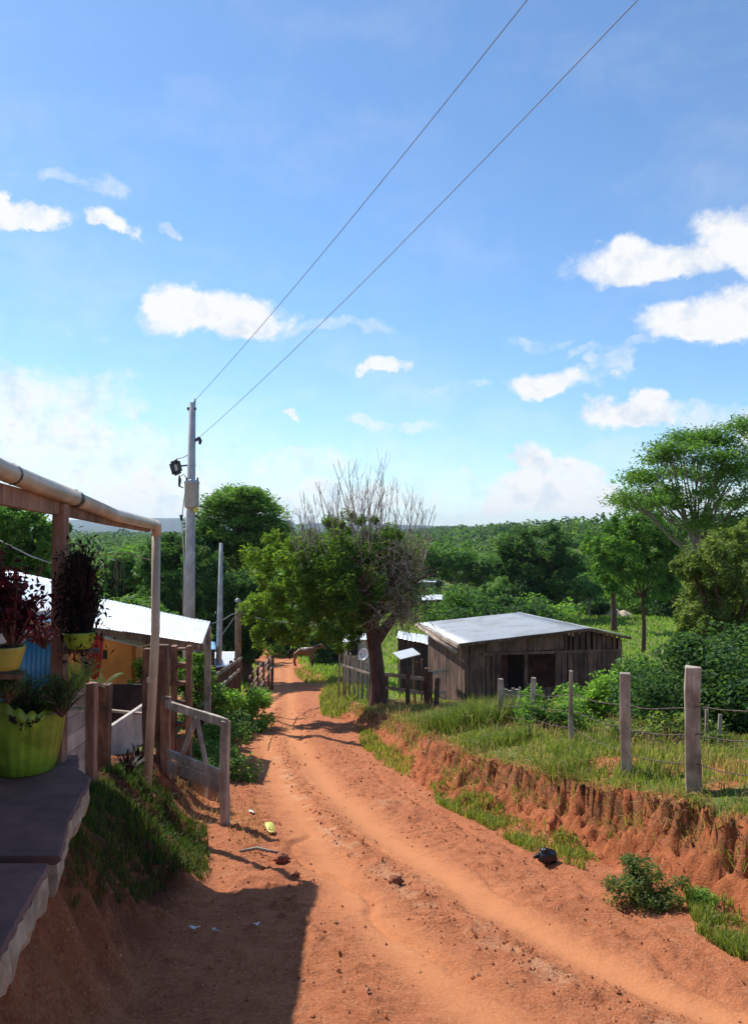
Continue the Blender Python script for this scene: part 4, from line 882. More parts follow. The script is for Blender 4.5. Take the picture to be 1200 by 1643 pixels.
# --- far left roofs below the pole
def hut(name, label, pts, wallmat, roofmat, h=1.9, pitch=.2, parts_=True, win=None):
    """four roof corners as (u, v, d), eave first; walls hang below them"""
    Q = [Vector(P(*p)) for p in pts]; g = thing(name, label, 'hut', (Q[1].x, Q[1].y, Q[1].z - h)); corr('roof', *Q, M[roofmat], g, pitch=pitch, amp=.008, jit=.012)
    c = sum(Q, Vector()) / 4; mb = MB(); R = [q.lerp(c, .10) for q in Q]
    for i in range(4):
        a, b = R[i], R[(i + 1) % 4]; zt = min(a.z, b.z) - .06; zb = min(Gz(a.x, a.y), Gz(b.x, b.y)) - .15
        planks(mb, a, b, lambda t: zb, lambda t, a=a, b=b: a.z + (b.z - a.z) * t - .05, .24, .012, .03, rs=rs)
    mb.build('wall', M[wallmat], g)
    if win:
        u, v, d, ww, wh = win; mb = MB(); p = P(u, v, d); mb.box(p, (ww, .05, wh)); mb.build('window', M['dark_void'], g)
    return g
hut('blue_roof_hut', 'small hut with patchy blue and white roof beyond the porch', [(300, 1046, 21.5), (347, 1042, 23), (345, 1030, 26), (300, 1026, 26)], 'wood_dark', 'blue_tarp')
hut('white_roof_hut', 'hut with bright white roof behind the leaning fence', [(338, 1072, 23.0), (381, 1066, 25), (378, 1045, 29), (344, 1046, 28)], 'wood_dark', 'zinc_white')
# --- huts right of the road behind the tree
hut('small_house', 'small pale house with white roof left of the tree trunk', [(550, 1030, 35), (592, 1026, 35), (596, 1014, 38.5), (552, 1019, 38.5)], 'white_wall', 'zinc_white', win=(566, 1042, 34.95, .45, .5))
hut('open_shed', 'dark open shed with white roof between the tree and the plank shed', [(636, 1023, 30), (692, 1035, 29), (690, 1020, 33), (640, 1012, 34)], 'wood_dark', 'zinc_white')
# tin sheet laid on a rack
p = P(650, 1049, 27.5); rk = thing('tin_sheet_rack', 'pale tin sheet propped on thin poles right of the tree trunk', 'rack', (p.x, p.y, Gz(p.x, p.y)))
mb = MB(); mb.beam(P(636, 1053, 27.3), P(668, 1045, 27.7), .5, .03, up=(-.1, -.45, 1)); mb.build('sheet', M['zinc_white'], rk)
for u in (641, 663):
    q = P(u, 1052, 27.6); mb = MB(); mb.tube([(q.x, q.y, Gz(q.x, q.y) - .1), (q.x, q.y, q.z)], .025, 6); mb.build('pole', M['wood_grey'], rk)
# far houses in the wood
hut('far_house', 'far pale roofed house in the wood above the lower one', [(671, 934, 70), (700, 934, 70), (699, 929, 76), (671, 929, 76)], 'wood_grey', 'zinc_white')
hut('far_house', 'far house with shiny white roof just left of the shed roof', [(677, 963, 58), (713, 962, 58), (713, 954, 62), (677, 955, 62)], 'wood_dark', 'zinc_white')
hut('far_house', 'long low pale roof far behind the shed in the trees', [(782, 942, 66), (838, 940, 66), (836, 935, 70), (786, 936, 70)], 'wood_grey', 'zinc')
p = GP(915, 980); p.z += .5; g = thing('water_tank', 'turquoise water tank standing on the far meadow', 'tank', (p.x, p.y, p.z - .5)); mb = MB()
mb.lathe((p.x, p.y, p.z - .5), [(.52, 0), (.56, .05), (.54, .25), (.56, .28), (.53, .5), (.3, .68), (.28, .7)], 18); mb.build('body', M['turquoise'], g)
mb = MB(); mb.lathe((p.x, p.y, p.z + .2), [(.3, 0), (.3, .06), (.02, .1)], 18); mb.build('lid', M['turquoise'], g)
p = GP(992, 988); mb = MB()
for i in range(9): mb.lathe((p.x + rs.uniform(-.7, .7), p.y + rs.uniform(-.4, .4), p.z - .1), [(.75, 0), (.62, .2), (.35, .42), (.04, .55 + rs.uniform(-.1, .15))], 12, lambda t, z: 1 + .12 * math.sin(3 * t + i))
tag(mb.build('soil_pile', M['soil_pile']), 'heap of pale soil on the far bright meadow', 'soil heap')

# ------------------------------------------------------------------ utility pole
up_ = at_uv(303, 21); pz = P(309, 646, 21).z
pole = thing('utility_pole', 'tall grey concrete utility pole with transformer and meter box', 'utility pole', up_)
b0 = Vector(up_); tx = P(309, 646, 21).x
mb = MB(); mb.tube([b0 - Vector((0, 0, .3)), b0.lerp(Vector((tx, 21, pz)), .45), Vector((tx, 21, pz))], [.17, .135, .085], 14); mb.build('shaft', M['concrete'], pole)
def pl(u, v, dd=21): return P(u, v, dd)
mb = MB(); mb.tube([pl(312, 656), pl(313.5, 640)], .022, 6); mb.box(pl(308, 656), (.22, .12, .07)); mb.build('top_pin', M['dark_metal'], pole)
mb = MB(); mb.beam(pl(309, 710), pl(321, 702), .06, .07); mb.build('bracket', M['dark_metal'], pole)
mb = MB(); mb.tube([pl(321, 702), pl(321.5, 707), pl(321, 713)], [.02, .05, .03], 8); mb.build('insulator', M['dark_metal'], pole)
# floodlight frame on its arm
mb = MB(); mb.beam(pl(306, 746), pl(288, 748), .04, .04); mb.beam(pl(306, 746), pl(314, 747), .05, .05); mb.build('arm', M['dark_metal'], pole)
fb_ = MB()
for a, b in (((275, 744), (286, 740)), ((286, 740), (290, 756)), ((290, 756), (280, 761)), ((280, 761), (275, 744))): fb_.beam(pl(*a), pl(*b), .10, .05, up=(0, 1, 0))
fo = fb_.build('meter_box', M['dark_metal'], pole); mb = MB(); c_ = pl(282.5, 750); mb.box(c_ + Vector((0, .04, 0)), (.15, .03, .26), Matrix.Rotation(rad(12), 3, 'Y')); mb.build('panel', M['white_paint'], fo)
mb = MB(); mb.tube([pl(281, 739), pl(284, 736), pl(295, 734), pl(303, 729)], .012, 5); mb.build('cable', M['dark_metal'], pole); mb = MB(); mb.tube([pl(288, 762), pl(289, 770), pl(288, 780), pl(295, 783)], [.012, .045, .03, .012], 6); mb.tube([pl(291, 764), pl(295, 761), pl(299, 766), pl(300, 775)], .012, 5); mb.build('cable', M['dark_metal'], pole)
mb = MB(); mb.lathe(pl(308, 815, 20.85), [(.165, 0), (.185, .05), (.185, .62), (.20, .64), (.20, .68), (.05, .74)], 20); o = mb.build('transformer', M['grey_metal'], pole)
for u in (300, 316):
    mb = MB(); mb.tube([pl(u, 788, 20.85), pl(u + (u > 308), 780, 20.85), pl(u + (u > 308) * 1.5, 766, 20.85)], [.03, .045, .018], 8); mb.build('bushing', M['dark_metal'], o)
mb = MB(); mb.box(pl(314.5, 817, 20.8), (.12, .10, .16)); mb.build('tag_plate', M['yellow'], pole)
mb = MB(); mb.tube([pl(312, 815), pl(322, 812), pl(334, 816)], .02, 5); mb.tube([pl(311, 826), pl(318, 830), pl(322, 832)], .03, 6); mb.build('arm', M['dark_metal'], pole)
mb = MB(); mb.tube([pl(298, 786), pl(296, 800), pl(292, 835), pl(296, 900), pl(294, 985)], .016, 5); mb.tube([pl(299, 900), pl(297, 985)], .03, 6); mb.build('conduit', M['concrete'], pole)
mb = MB(); mb.tube([pl(291, 826), pl(292, 835)], [.05, .03], 6); mb.build('insulator', M['dark_metal'], pole)
# overhead cables, running over the viewer
def cable(name, label, p0, p1, sag, r=.007, n=24, mt='wire', far=2.2):
    p0 = Vector(p0); t1_ = 1 / far; p1 = Vector(p1) + Vector((0, 0, 4 * sag * t1_ * (1 - t1_))); d = p1 - p0; e = p0 + d * far; mb = MB(); pts = []
    for i in range(n + 1): t = i / n; q = p0.lerp(e, t); pts.append(q + Vector((0, 0, -4 * sag * t * (1 - t))))
    mb.tube(pts, r, 5); return tag(mb.build(name, M[mt]), label, 'cable')
cable('power_line', 'upper power cable from the top of the tall pole', pl(311, 645), P(850, -6, 9.0), .60, .0065)
cable('power_line', 'lower power cable from the side bracket of the tall pole', pl(320, 702), P(1024, -2, 8.4), .70, .0065)

# street pole leaning in front of the thicket
s0 = P(350, 1068, 24); s1 = P(355, 871, 24.3); g = thing('wooden_pole', 'slim pale wooden pole standing by the leaning fence', 'pole', (s0.x, s0.y, Gz(s0.x, s0.y)))
mb = MB(); mb.tube([Vector((s0.x, s0.y, Gz(s0.x, s0.y) - .2)), s0.lerp(s1, .4) + Vector((.02, 0, 0)), s1], [.10, .08, .05], 10); mb.build('shaft', M['concrete'], g)
s0 = P(381, 1060, 22); s1 = P(384, 963, 22); g2 = thing('wire_post', 'short post with a lamp head holding the cables by the road', 'post', (s0.x, s0.y, Gz(s0.x, s0.y)))
mb = MB(); mb.tube([Vector((s0.x, s0.y, Gz(s0.x, s0.y) - .2)), P(382, 983, 22), P(382, 978, 22)], [.09, .08, .075], 9); mb.build('shaft', M['wood_grey'], g2)
mb = MB(); mb.tube([P(385.5, 1050, 22), P(386, 985, 22), s1], [.03, .03, .028], 7); mb.build('conduit', M['wood_pale'], g2)
mb = MB(); mb.lathe(P(382, 965.5, 22), [(.03, -.02), (.09, 0), (.07, .06), (.02, .1)], 10); mb.build('lamp_head', M['grey_metal'], g2)
def hang(name, label, pts, r, mt='wire'):
    mb = MB(); mb.tube(pts, r, 5); return tag(mb.build(name, M[mt]), label, 'cable')
hang('service_cable', 'twisted cable from the short post across the road to the trees', [P(384, 982, 22), P(400, 989, 23.5), P(430, 996, 26), P(470, 1000, 30), P(520, 998, 34)], .022)
hang('service_cable', 'cable dropping from the short post towards the slim pole', [P(382, 983, 22), P(372, 986, 21), P(358, 995, 20), P(340, 1001, 17)], .012)
hang('service_cable', 'guy cable sloping from the short post down to the left', [P(381, 985, 22), P(368, 1003, 22.5), P(357, 1018, 23)], .014)
hang('service_cable', 'loose cable hanging behind the porch post at far left', [P(-10, 862, 12.5), P(20, 877, 12.5), P(50, 892, 12.5), P(88, 905, 12.5)], .010)

# ------------------------------------------------------------------ fences
def fence_wire(pts, r=.0035, barb=True, sag=.03):
    mb = MB()
    for a, b in zip(pts, pts[1:]):
        a = Vector(a); b = Vector(b); n = max(6, int((b - a).length / .12)); q = [a.lerp(b, i / n) + Vector((0, 0, -4 * sag * (i / n) * (1 - i / n) + rs.uniform(-.006, .006))) for i in range(n + 1)]
        mb.tube(q, r, 4)
        if barb:
            for x in q[1:-1]:
                e = Vector((rs.uniform(-1, 1), rs.uniform(-1, 1), rs.uniform(-1, 1))).normalized() * .018; mb.tube([x - e, x + e], r * .6, 3)
    return mb
FP = [(1240, 1062, 6.5, .13, 1.05, 'square'), (1111, 1070, 7.35, .135, 0, 'big'), (1002, 1080, 8.35, .105, 0, 'sq'), (916, 1076, 10.7, .055, 0, 'thin'), (856, 1087, 12.6, .075, 0, 'sq'), (803, 1089, 13.6, .085, 0, 'sq'), (834, 1102, 14.6, .045, 0, 'thin')]
q = at_uv(1000, 8.35); wf = thing('wire_fence', 'barbed wire fence on rough timber posts along the top of the bank', 'fence', q)
tops = []
for i, (u, v, d, w_, _, k) in enumerate(FP):
    p = P(u, v, d); zb = Gz(p.x, p.y) - .15; mb = MB(); ln = rs.uniform(-.03, .03)
    mb.beam((p.x + ln + .03 * (k == 'big'), p.y, zb), (p.x, p.y, p.z), w_, w_ * .9, up=(.35, 1, 0), chip=.007, seg=6, bend=.012)
    o = mb.build('post', M['wood_grey'], wf, bevel=.006); tops.append((p, zb))
    if k == 'big': o['label'] = 'thickest square post of the wire fence'
    if k == 'thin' and i == 3:
        o.data.materials[0] = M['wood_pale']
order = [0, 1, 2, 3, 4, 5]
for fr in (.30, .52, .76):
    pts = [tops[i][0] + Vector((-tops[i][0].x * 0 - .0, -.075, -(tops[i][0].z - tops[i][1] - .15) * fr)) for i in order]
    fence_wire(pts, .0045).build('wire', M['wire_rusty'], wf)
# far small stakes right of the big post
for (u, v, d, lb) in [(1131, 1138, 10.4, 'short pale stake in the grass right of the thickest fence post'), (1152, 1146, 10.2, 'lower stake at the right edge below the wire')]:
    p = P(u, v, d); mb = MB(); mb.beam((p.x, p.y, Gz(p.x, p.y) - .1), (p.x + .02, p.y, p.z), .04, .03, chip=.004, seg=3); tag(mb.build('stake', M['wood_grey']), lb, 'stake')

def rail_fence(name, label, posts, rails, pm='wood_brown', rm='wood_pale', pw=.10, rw=.10, cat='fence'):
    """posts: (u, vtop, d); rails: ((u,v,d),(u,v,d))"""
    p = P(posts[0][0], posts[0][1], posts[0][2]); g = thing(name, label, cat, (p.x, p.y, Gz(p.x, p.y)))
    for t in posts:
        u, v, d = t[:3]; w_ = t[3] if len(t) > 3 else pw; p = P(u, v, d); mb = MB(); l = rs.uniform(-.04, .04)
        mb.beam((p.x + l, p.y, Gz(p.x, p.y) - .15), (p.x, p.y, p.z), w_, w_ * .9, up=(.2, 1, 0), chip=.008, seg=4, bend=.015); mb.build('post', M[pm], g)
    for a, b in rails:
        mb = MB(); mb.beam(P(*a), P(*b), .025, rw, chip=.006, seg=5, bend=.012); mb.build('rail', M[rm], g)
    return g
rail_fence('plank_fence', 'wooden plank fence with three pale rails right of the tree trunk', [(655, 1070, 20.6), (684, 1072, 21.4), (690, 1078, 21.2, .13), (702, 1088, 19.6, .11), (621, 1080, 21.8, .09), (668, 1062, 22.5, .05), (677, 1058, 23, .05)],
           [((618, 1082, 21.7), (684, 1090, 21.4)), ((618, 1103, 21.7), (684, 1113, 21.4)), ((620, 1124, 21.7), (684, 1140, 21.3)), ((690, 1080, 21.3), (715, 1076, 23.5)), ((690, 1108, 21.3), (714, 1112, 23.5))])
rail_fence('stick_fence', 'row of rough dark sticks beside the tree trunk near the dish', [(545, 1050, 27, .05), (551, 1046, 27, .06), (556, 1052, 27, .05), (562, 1048, 27, .05), (568, 1054, 26.6, .06), (576, 1058, 26, .05), (582, 1060, 26, .05), (590, 1062, 25.5, .06), (596, 1078, 22.5, .09), (601, 1090, 22.3, .05)],
           [((544, 1066, 27.1), (596, 1082, 25))], pm='wood_grey', rm='wood_grey', rw=.06)
rail_fence('porch_paling', 'low upright paling in front of the dark shed porch', [(806 + i * 5.6, 1104 + (i % 3) * 2, 20 + .02 * i, .085) for i in range(6)], [((802, 1122, 20), (838, 1124, 20))], pm='wood_grey', rm='wood_grey', rw=.06)
# leaning paling left of the road
g = rail_fence('leaning_paling', 'crooked weathered paling leaning along the left verge under the slim pole',
               [(322, 1070, 16.5, .07), (330, 1066, 16.9, .07), (337, 1062, 17.3, .09), (343, 1068, 17.8, .06), (350, 1078, 18.4, .07), (357, 1074, 19, .06), (364, 1070, 19.6, .07), (371, 1060, 20.3, .07), (378, 1056, 21, .06), (385, 1062, 21.6, .09)],
               [((322, 1130, 16.3), (388, 1072, 22)), ((324, 1098, 16.3), (388, 1056, 22)), ((316, 1135, 15.8), (345, 1108, 17.4))], pm='wood_brown', rm='wood_grey', rw=.08)
g = rail_fence('stick_barrier', 'slanting stick barrier on the left edge where the road dips', [(405, 1078, 27, .08), (414, 1070, 28.5, .08), (423, 1062, 30.5, .08), (431, 1056, 33, .10), (438, 1052, 35, .10)],
               [((402, 1112, 26.5), (436, 1058, 34.5)), ((403, 1100, 26.6), (434, 1054, 34)), ((405, 1124, 27), (437, 1070, 34)), ((400, 1088, 26.5), (420, 1064, 30))], pm='wood_brown', rm='wood_pale', rw=.09)
for i in range(6):
    pass
# far pasture fence by the horse
rail_fence('pasture_fence', 'thin pasture fence beyond the horse', [(u, 1022 + (u % 3), 66, .10) for u in (470, 478, 487, 496, 505, 514)], [((468, 1032, 66), (516, 1034, 66))], pm='wood_grey', rm='wood_pale', rw=.10)

# ------------------------------------------------------------------ satellite dish
p = P(585, 1051, 26.2); g = thing('satellite_dish', 'white round satellite dish on a pole left of the tree trunk', 'satellite dish', (p.x - .2, p.y, Gz(p.x, p.y)))
R = Vector((-.55, -.75, .35)).to_track_quat('Z', 'Y').to_matrix(); mb = MB(); vs = []; fs = []; nn, mm = 24, 5
for j in range(mm + 1):
    r_ = .20 * j / mm
    for i in range(nn): t = 6.2832 * i / nn; vs.append(p + R @ Vector((math.cos(t) * r_, math.sin(t) * r_, .08 * (j / mm) ** 2)))
for j in range(mm):
    for i in range(nn): fs.append((j * nn + i, j * nn + (i + 1) % nn, (j + 1) * nn + (i + 1) % nn, (j + 1) * nn + i))
mb.add(vs, fs, True); o = mb.build('reflector', M['white_paint'], g); sd = o.modifiers.new('thickness', 'SOLIDIFY'); sd.thickness = .012
mb = MB(); mb.tube([p + R @ Vector((0, -.19, .05)), p + R @ Vector((0, -.03, .2))], .012, 6); mb.box(p + R @ Vector((0, 0, .21)), (.045, .045, .06)); mb.build('feed_arm', M['grey_metal'], g)
mb = MB(); mb.tube([(p.x - .1, p.y + .12, Gz(p.x, p.y) - .1), (p.x - .1, p.y + .12, p.z - .1), p - R @ Vector((0, 0, .02))], .025, 7); mb.build('mast', M['grey_metal'], g)

# ------------------------------------------------------------------ gate
ga = P(268, 1130, 9.9); gb = P(362, 1160, 8.9); dg = (gb - ga); gt = thing('gate', 'weathered wooden gate frame with two slanting braces beside the road', 'gate', (gb.x, gb.y, Gz(gb.x, gb.y)))
mb = MB(); mb.beam(ga + Vector((0, 0, 0)) - dg * .05, gb + dg * .04, .035, .10, chip=.005, seg=6, bend=.01); mb.build('top_rail', M['wood_grey'], gt, .003)
la = P(270, 1208, 9.86); lb_ = P(358, 1243, 8.93); mb = MB(); mb.beam(la, lb_, .035, .09, chip=.005, seg=6, bend=.012); mb.build('bottom_rail', M['wood_grey'], gt, .003)
la2 = P(270, 1228, 9.86); lb2 = P(356, 1262, 8.93); mb = MB(); mb.beam(la2, lb2, .03, .13, chip=.006, seg=6); mb.build('lower_board', M['wood_pale'], gt)
mb = MB(); zb = Gz(gb.x, gb.y) - .12; mb.beam((gb.x - .0, gb.y, zb), (gb.x, gb.y, gb.z + .02), .085, .10, up=(.2, 1, 0), chip=.006, seg=5, bend=.01); mb.build('stile', M['wood_grey'], gt, .004)
tp = P(317, 1150, 9.36) + Vector((0, -.03, 0))
for (u, v, d) in ((280, 1245, 9.72), (340, 1262, 9.1)): mb = MB(); mb.beam(P(u, v, d) + Vector((0, -.03, 0)), tp, .03, .065, chip=.004, seg=4); mb.build('brace', M['wood_grey'], gt, .003)
# gate post next to it, dark boards inside the yard
def single(nm, label, u, v, vb, d, w_, mt, cat='post', wy=None):
    p = P(u, v, d); mb = MB(); zb = Gz(p.x, p.y) - .15; mb.beam((p.x + rs.uniform(-.02, .02), p.y, zb), (p.x, p.y, p.z), w_, wy or w_, up=(0, 1, 0), chip=.007, seg=5, bend=.01); return tag(mb.build(nm, M[mt], None, .004), label, cat)
single('gate_post', 'reddish brown timber post carrying the gate', 267, 1118, 0, 9.95, .11, 'wood_red')
single('yard_post', 'thick brown timber post just behind the drainpipe', 262, 1034, 0, 10.6, .15, 'wood_brown')
single('yard_post', 'slim dark timber post left of the drainpipe', 237, 1040, 0, 10.2, .10, 'wood_brown')
single('yard_post', 'square brown post at the end of the white board panel', 146, 1096, 0, 7.6, .115, 'wood_red')
single('yard_post', 'dark post with pale cap between the white boards and the yard', 170, 1098, 0, 8.4, .12, 'wood_brown')
# pale board panel
mb = MB(); a = P(96, 1112, 6.9); b = P(137, 1104, 7.55); zt = a.z; zb = Gz(a.x, a.y) - .1; k = 0; z = zb
while z < zt: mb.beam((a.x, a.y, z + .075), (b.x, b.y, z + .075 - .02), .02, .142, chip=.003, seg=3); z += .15
tag(mb.build('board_panel', M['wood_pale']), 'panel of pale horizontal boards behind the lime green pot', 'board fence')
mb = MB(); a = P(176, 1115, 11.5); b = P(250, 1115, 11.5); planks(mb, a, b, lambda t: Gz(a.x, a.y) + .15, lambda t: a.z + .15, .3, .004, .025, rs=rs); tag(mb.build('dark_board_fence', M['wood_dark']), 'dark board fence across the yard between the posts', 'board fence')
mb = MB(); a = P(176, 1172, 10.2); b = P(236, 1140, 11.2); zb = Gz(a.x, a.y) - .1; mb.beam(Vector((a.x, a.y, (zb + a.z) / 2)), Vector((b.x, b.y, (zb + a.z) / 2 + .1)), .05, a.z - zb + .1); tag(mb.build('low_wall', M['white_wall']), 'low pale wall leading back into the yard', 'low wall')
mb = MB(); a = P(176, 1140, 10.8); b = P(238, 1146, 10.8); mb.beam(a, b, .06, .03); tag(mb.build('yard_rail', M['wood_pale']), 'thin pale rail across the yard in front of the dark boards', 'rail')
mb = MB(); a = P(290, 1150, 11.0); b = P(352, 1205, 10.2); zb = Gz(b.x, b.y) - .2; mb.beam(Vector((a.x, a.y, zb + .35)), Vector((b.x, b.y, zb + .3)), .05, .45, chip=.01, seg=5); tag(mb.build('fallen_board', M['wood_grey']), 'grey board standing on edge in the shade behind the gate', 'board')

# ------------------------------------------------------------------ own porch: slab, roof, gutter
def slabpt(u, v): q = P(u, v, 1.0); k = -1.6 / q.z; return Vector((q.x * k, k, -1.6))
edge_ = [slabpt(-30, 1590), slabpt(0, 1525), slabpt(42, 1448), slabpt(78, 1385), slabpt(84, 1376), slabpt(110, 1312), slabpt(138, 1262), slabpt(145, 1246), Vector((-1.98, 5.42, -1.6)), Vector((-2.1, 5.75, -1.6))]
pr = thing('porch_slab', 'raised concrete porch step with a crack and broken pale edge', 'porch step', (edge_[3].x - .5, edge_[3].y, -1.6))
def slab_piece(e0, name, mt, z1, z0, far, jit):
    mb = MB(); pts = []
    for a, b in zip(e0, e0[1:]):
        n = max(2, int((b - a).length / .05))
        for i in range(n): q = a.lerp(b, i / n); pts.append(Vector((q.x + rs.uniform(-jit, jit), q.y, 0)))
    pts.append(e0[-1] * 1.0); vs = []; m_ = len(pts)
    for q in pts: vs += [(q.x, q.y, z1 + rs.uniform(-.002, .002)), (q.x + .01 + rs.uniform(-jit, jit) * .8, q.y, (z1 + z0) / 2), (q.x + rs.uniform(-.03, .0), q.y, z0), (far, q.y, z0), (far, q.y, z1)]
    fs = []
    for i in range(m_ - 1):
        o = i * 5
        for j in range(5): fs.append((o + j, o + (j + 1) % 5, o + 5 + (j + 1) % 5, o + 5 + j))
    fs.append((0, 1, 2, 3, 4)); o = (m_ - 1) * 5; fs.append((o + 4, o + 3, o + 2, o + 1, o)); mb.add(vs, fs); return mb.build(name, M[mt], pr)
e_near = [edge_[0] + Vector((.9, -3.2, 0)), edge_[0], edge_[1], edge_[2], edge_[3]]; e_far = [edge_[4] + Vector((.03, .02, 0))] + edge_[5:]
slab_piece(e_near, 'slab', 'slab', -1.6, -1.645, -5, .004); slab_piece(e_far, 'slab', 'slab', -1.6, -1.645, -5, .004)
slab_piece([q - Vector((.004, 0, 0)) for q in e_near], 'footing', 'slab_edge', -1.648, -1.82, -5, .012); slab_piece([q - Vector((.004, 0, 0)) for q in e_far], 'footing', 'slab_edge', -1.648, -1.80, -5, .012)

x_g = -2.47
pc = thing('porch_roof', 'porch roof edge with cream gutter, timber beam and posts at the left', 'porch roof', (x_g, 8.8, Gz(x_g, 8.8)))
GT = [P(-60, 722, 3.95), P(0, 753, 4.4), P(60, 777, 5.0), P(120, 799, 5.85), P(123, 800.5, 5.9), P(185, 824, 7.05), P(250, 842, 8.8)]
back = GT[0] + (GT[0] - GT[2]).normalized() * 0; back = Vector((-1.75, -5.0, GT[0].z + .30))
gm = MB(); pts = [back + Vector((0, 0, 0)), GT[0], GT[1], GT[2], GT[3]]; gm.tube(pts, [.058] * 5, 14); gm.tube([GT[4] - (GT[6] - GT[4]) * .02, GT[5] - Vector((0, 0, .015)), GT[6]], [.055, .055, .055], 14)
gut = gm.build('gutter', M['pvc'], pc)
mb = MB(); q = GT[3].lerp(GT[4], .5); dgt = (GT[4] - GT[3]).normalized(); mb.tube([q - dgt * .03, q + dgt * .03], .064, 14, cap=False); q = GT[1].lerp(GT[2], .3); mb.tube([q - dgt * .012, q + dgt * .012], .062, 14, cap=False); mb.build('clamp', M['dark_metal'], gut)
mb = MB(); q = GT[6]; mb.tube([q + Vector((0, -.06, 0)), q + Vector((0, .03, -.01)), q + Vector((0, .03, -.12))], [.058, .060, .054], 14); mb.build('elbow', M['pvc'], gut)
bt = MB(); zg = Gz(GT[6].x, 8.83)
bt.tube([q + Vector((0, .03, -.08)), q + Vector((.0, .02, -1.2)), Vector((q.x - .09, q.y + .01, zg - .2))], [.046, .047, .048], 14); dp = bt.build('downpipe', M['pvc'], pc)
mb = MB(); z_ = P(248, 1092, 8.8).z; mb.tube([(q.x - .035, q.y + .02, z_ - .02), (q.x - .035, q.y + .02, z_ + .03)], .053, 12, cap=False); mb.build('joint', M['pvc'], dp)
# fascia beam under the gutter
mb = MB(); BT = [P(-60, 768, 3.93), P(0, 789, 4.4), P(60, 804, 5.0), P(120, 816, 5.85), P(185, 832, 7.05), P(246, 845, 8.75)]; BT = [Vector((-1.85, -5.0, BT[0].z + .25))] + BT
for a, b in zip(BT, BT[1:]): mb.beam(a + Vector((-.05, 0, 0)), b + Vector((-.05, 0, 0)), .05, .115)
mb.build('fascia_beam', M['wood_red'], pc)
# roof sheets rising to the left
e0 = Vector((back.x - .02, -5.0, back.z + .02)); e1 = GT[6] + Vector((-.03, .02, .03)); r0_ = Vector((-7.5, -5.0, e0.z + .95)); r1_ = Vector((-7.5, 8.8, e1.z + 1.0))
corr('roof', e0, e1, r1_, r0_, M['zinc'], pc, pitch=.09, rows=4)
for (y_) in (1.5, 4.0, 6.4, 8.65):
    t = (y_ + 5) / 13.8; a = e0.lerp(e1, t); b = r0_.lerp(r1_, t); mb = MB(); mb.beam(a + Vector((-.05, 0, -.06)), b + Vector((0, 0, -.06)), .05, .08); mb.build('rafter', M['wood_brown'], pc)
p = P(98, 820, 5.6); mb = MB(); mb.beam((p.x, p.y, -1.9), (p.x, p.y, p.z + .05), .088, .088, up=(0, 1, 0), chip=.003, seg=5); o = mb.build('post', M['wood_red'], pc, .004)
# unseen house wall added close in to block sky light and deepen the shade
mb = MB(); mb.beam((-2.95, -5, -.42), (-2.95, 5.2, -.42), .12, 2.5); mb.build('wall', M['white_wall'], pc)

# blue corrugated balustrade
a = P(-20, 1040, 6.2); b = P(103, 1000, 5.75); zb = -1.62
g = thing('blue_screen', 'blue corrugated sheet screen behind the plants', 'screen', (b.x, b.y, zb))
corr('sheet', Vector((a.x, a.y, zb)), Vector((b.x, b.y, zb)), Vector((b.x, b.y, b.z)), Vector((a.x, a.y, b.z - .28)), M['blue_sheet'], g, pitch=.055, amp=.011, rows=3)
mb = MB(); mb.beam(Vector((a.x, a.y - .01, b.z - .27)), Vector((b.x, b.y - .01, b.z + .01)), .03, .02); mb.build('top_rail', M['red_cloth'], g)

# ------------------------------------------------------------------ pots and plants
def pot(name, label, c, r, h, mt, ribs=0, scallop=0.0, n=72):
    g = thing(name, label, 'plant pot', c); mb = MB(); c = Vector(c)
    prof = [(.62, 0), (.70, .03), (.80, .3), (.90, .6), (.98, .88), (1.0, 1.0)]; rf = (lambda t, z: 1 + .085 * (abs(math.sin(ribs * t / 2)) ** .6 - .5)) if ribs else None
    vs = []; fs = []
    for q, (rr, zz) in enumerate(prof + [(.93, .985), (.90, .8)]):
        for j in range(n):
            t = 6.28318 * j / n; k = rf(t, zz) if rf else 1; up = scallop * (zz ** 3) * (.5 + .5 * math.cos(2 * t + 4.74)) * h
            if ribs: up += scallop * .35 * zz ** 4 * abs(math.sin(ribs * t / 2)) * h
            vs.append(c + Vector((math.cos(t) * rr * r * k, math.sin(t) * rr * r * k, zz * h + up)))
    m_ = len(prof) + 2
    for i in range(m_ - 1):
        for j in range(n): fs.append((i * n + j, i * n + (j + 1) % n, (i + 1) * n + (j + 1) % n, (i + 1) * n + j))
    fs.append(tuple(range(n - 1, -1, -1))); mb.add(vs, fs, True); o = mb.build('body', M[mt], g)
    mb = MB(); mb.lathe(c + Vector((0, 0, h * .84)), [(r * .89, 0), (r * .6, .02), (.01, .03)], 24, cap=False); mb.build('potting_soil', M['dark_void'], g); return g
def gpoint(u, v, z): q = P(u, v, 1); k = z / q.z; return q * k
pc0 = slabpt(40, 1236); pot('lime_pot', 'large lime green ribbed pot with wavy rim on the concrete step', (pc0.x, pc0.y + .0, -1.6), .26, .40, 'pot', 22, .32)
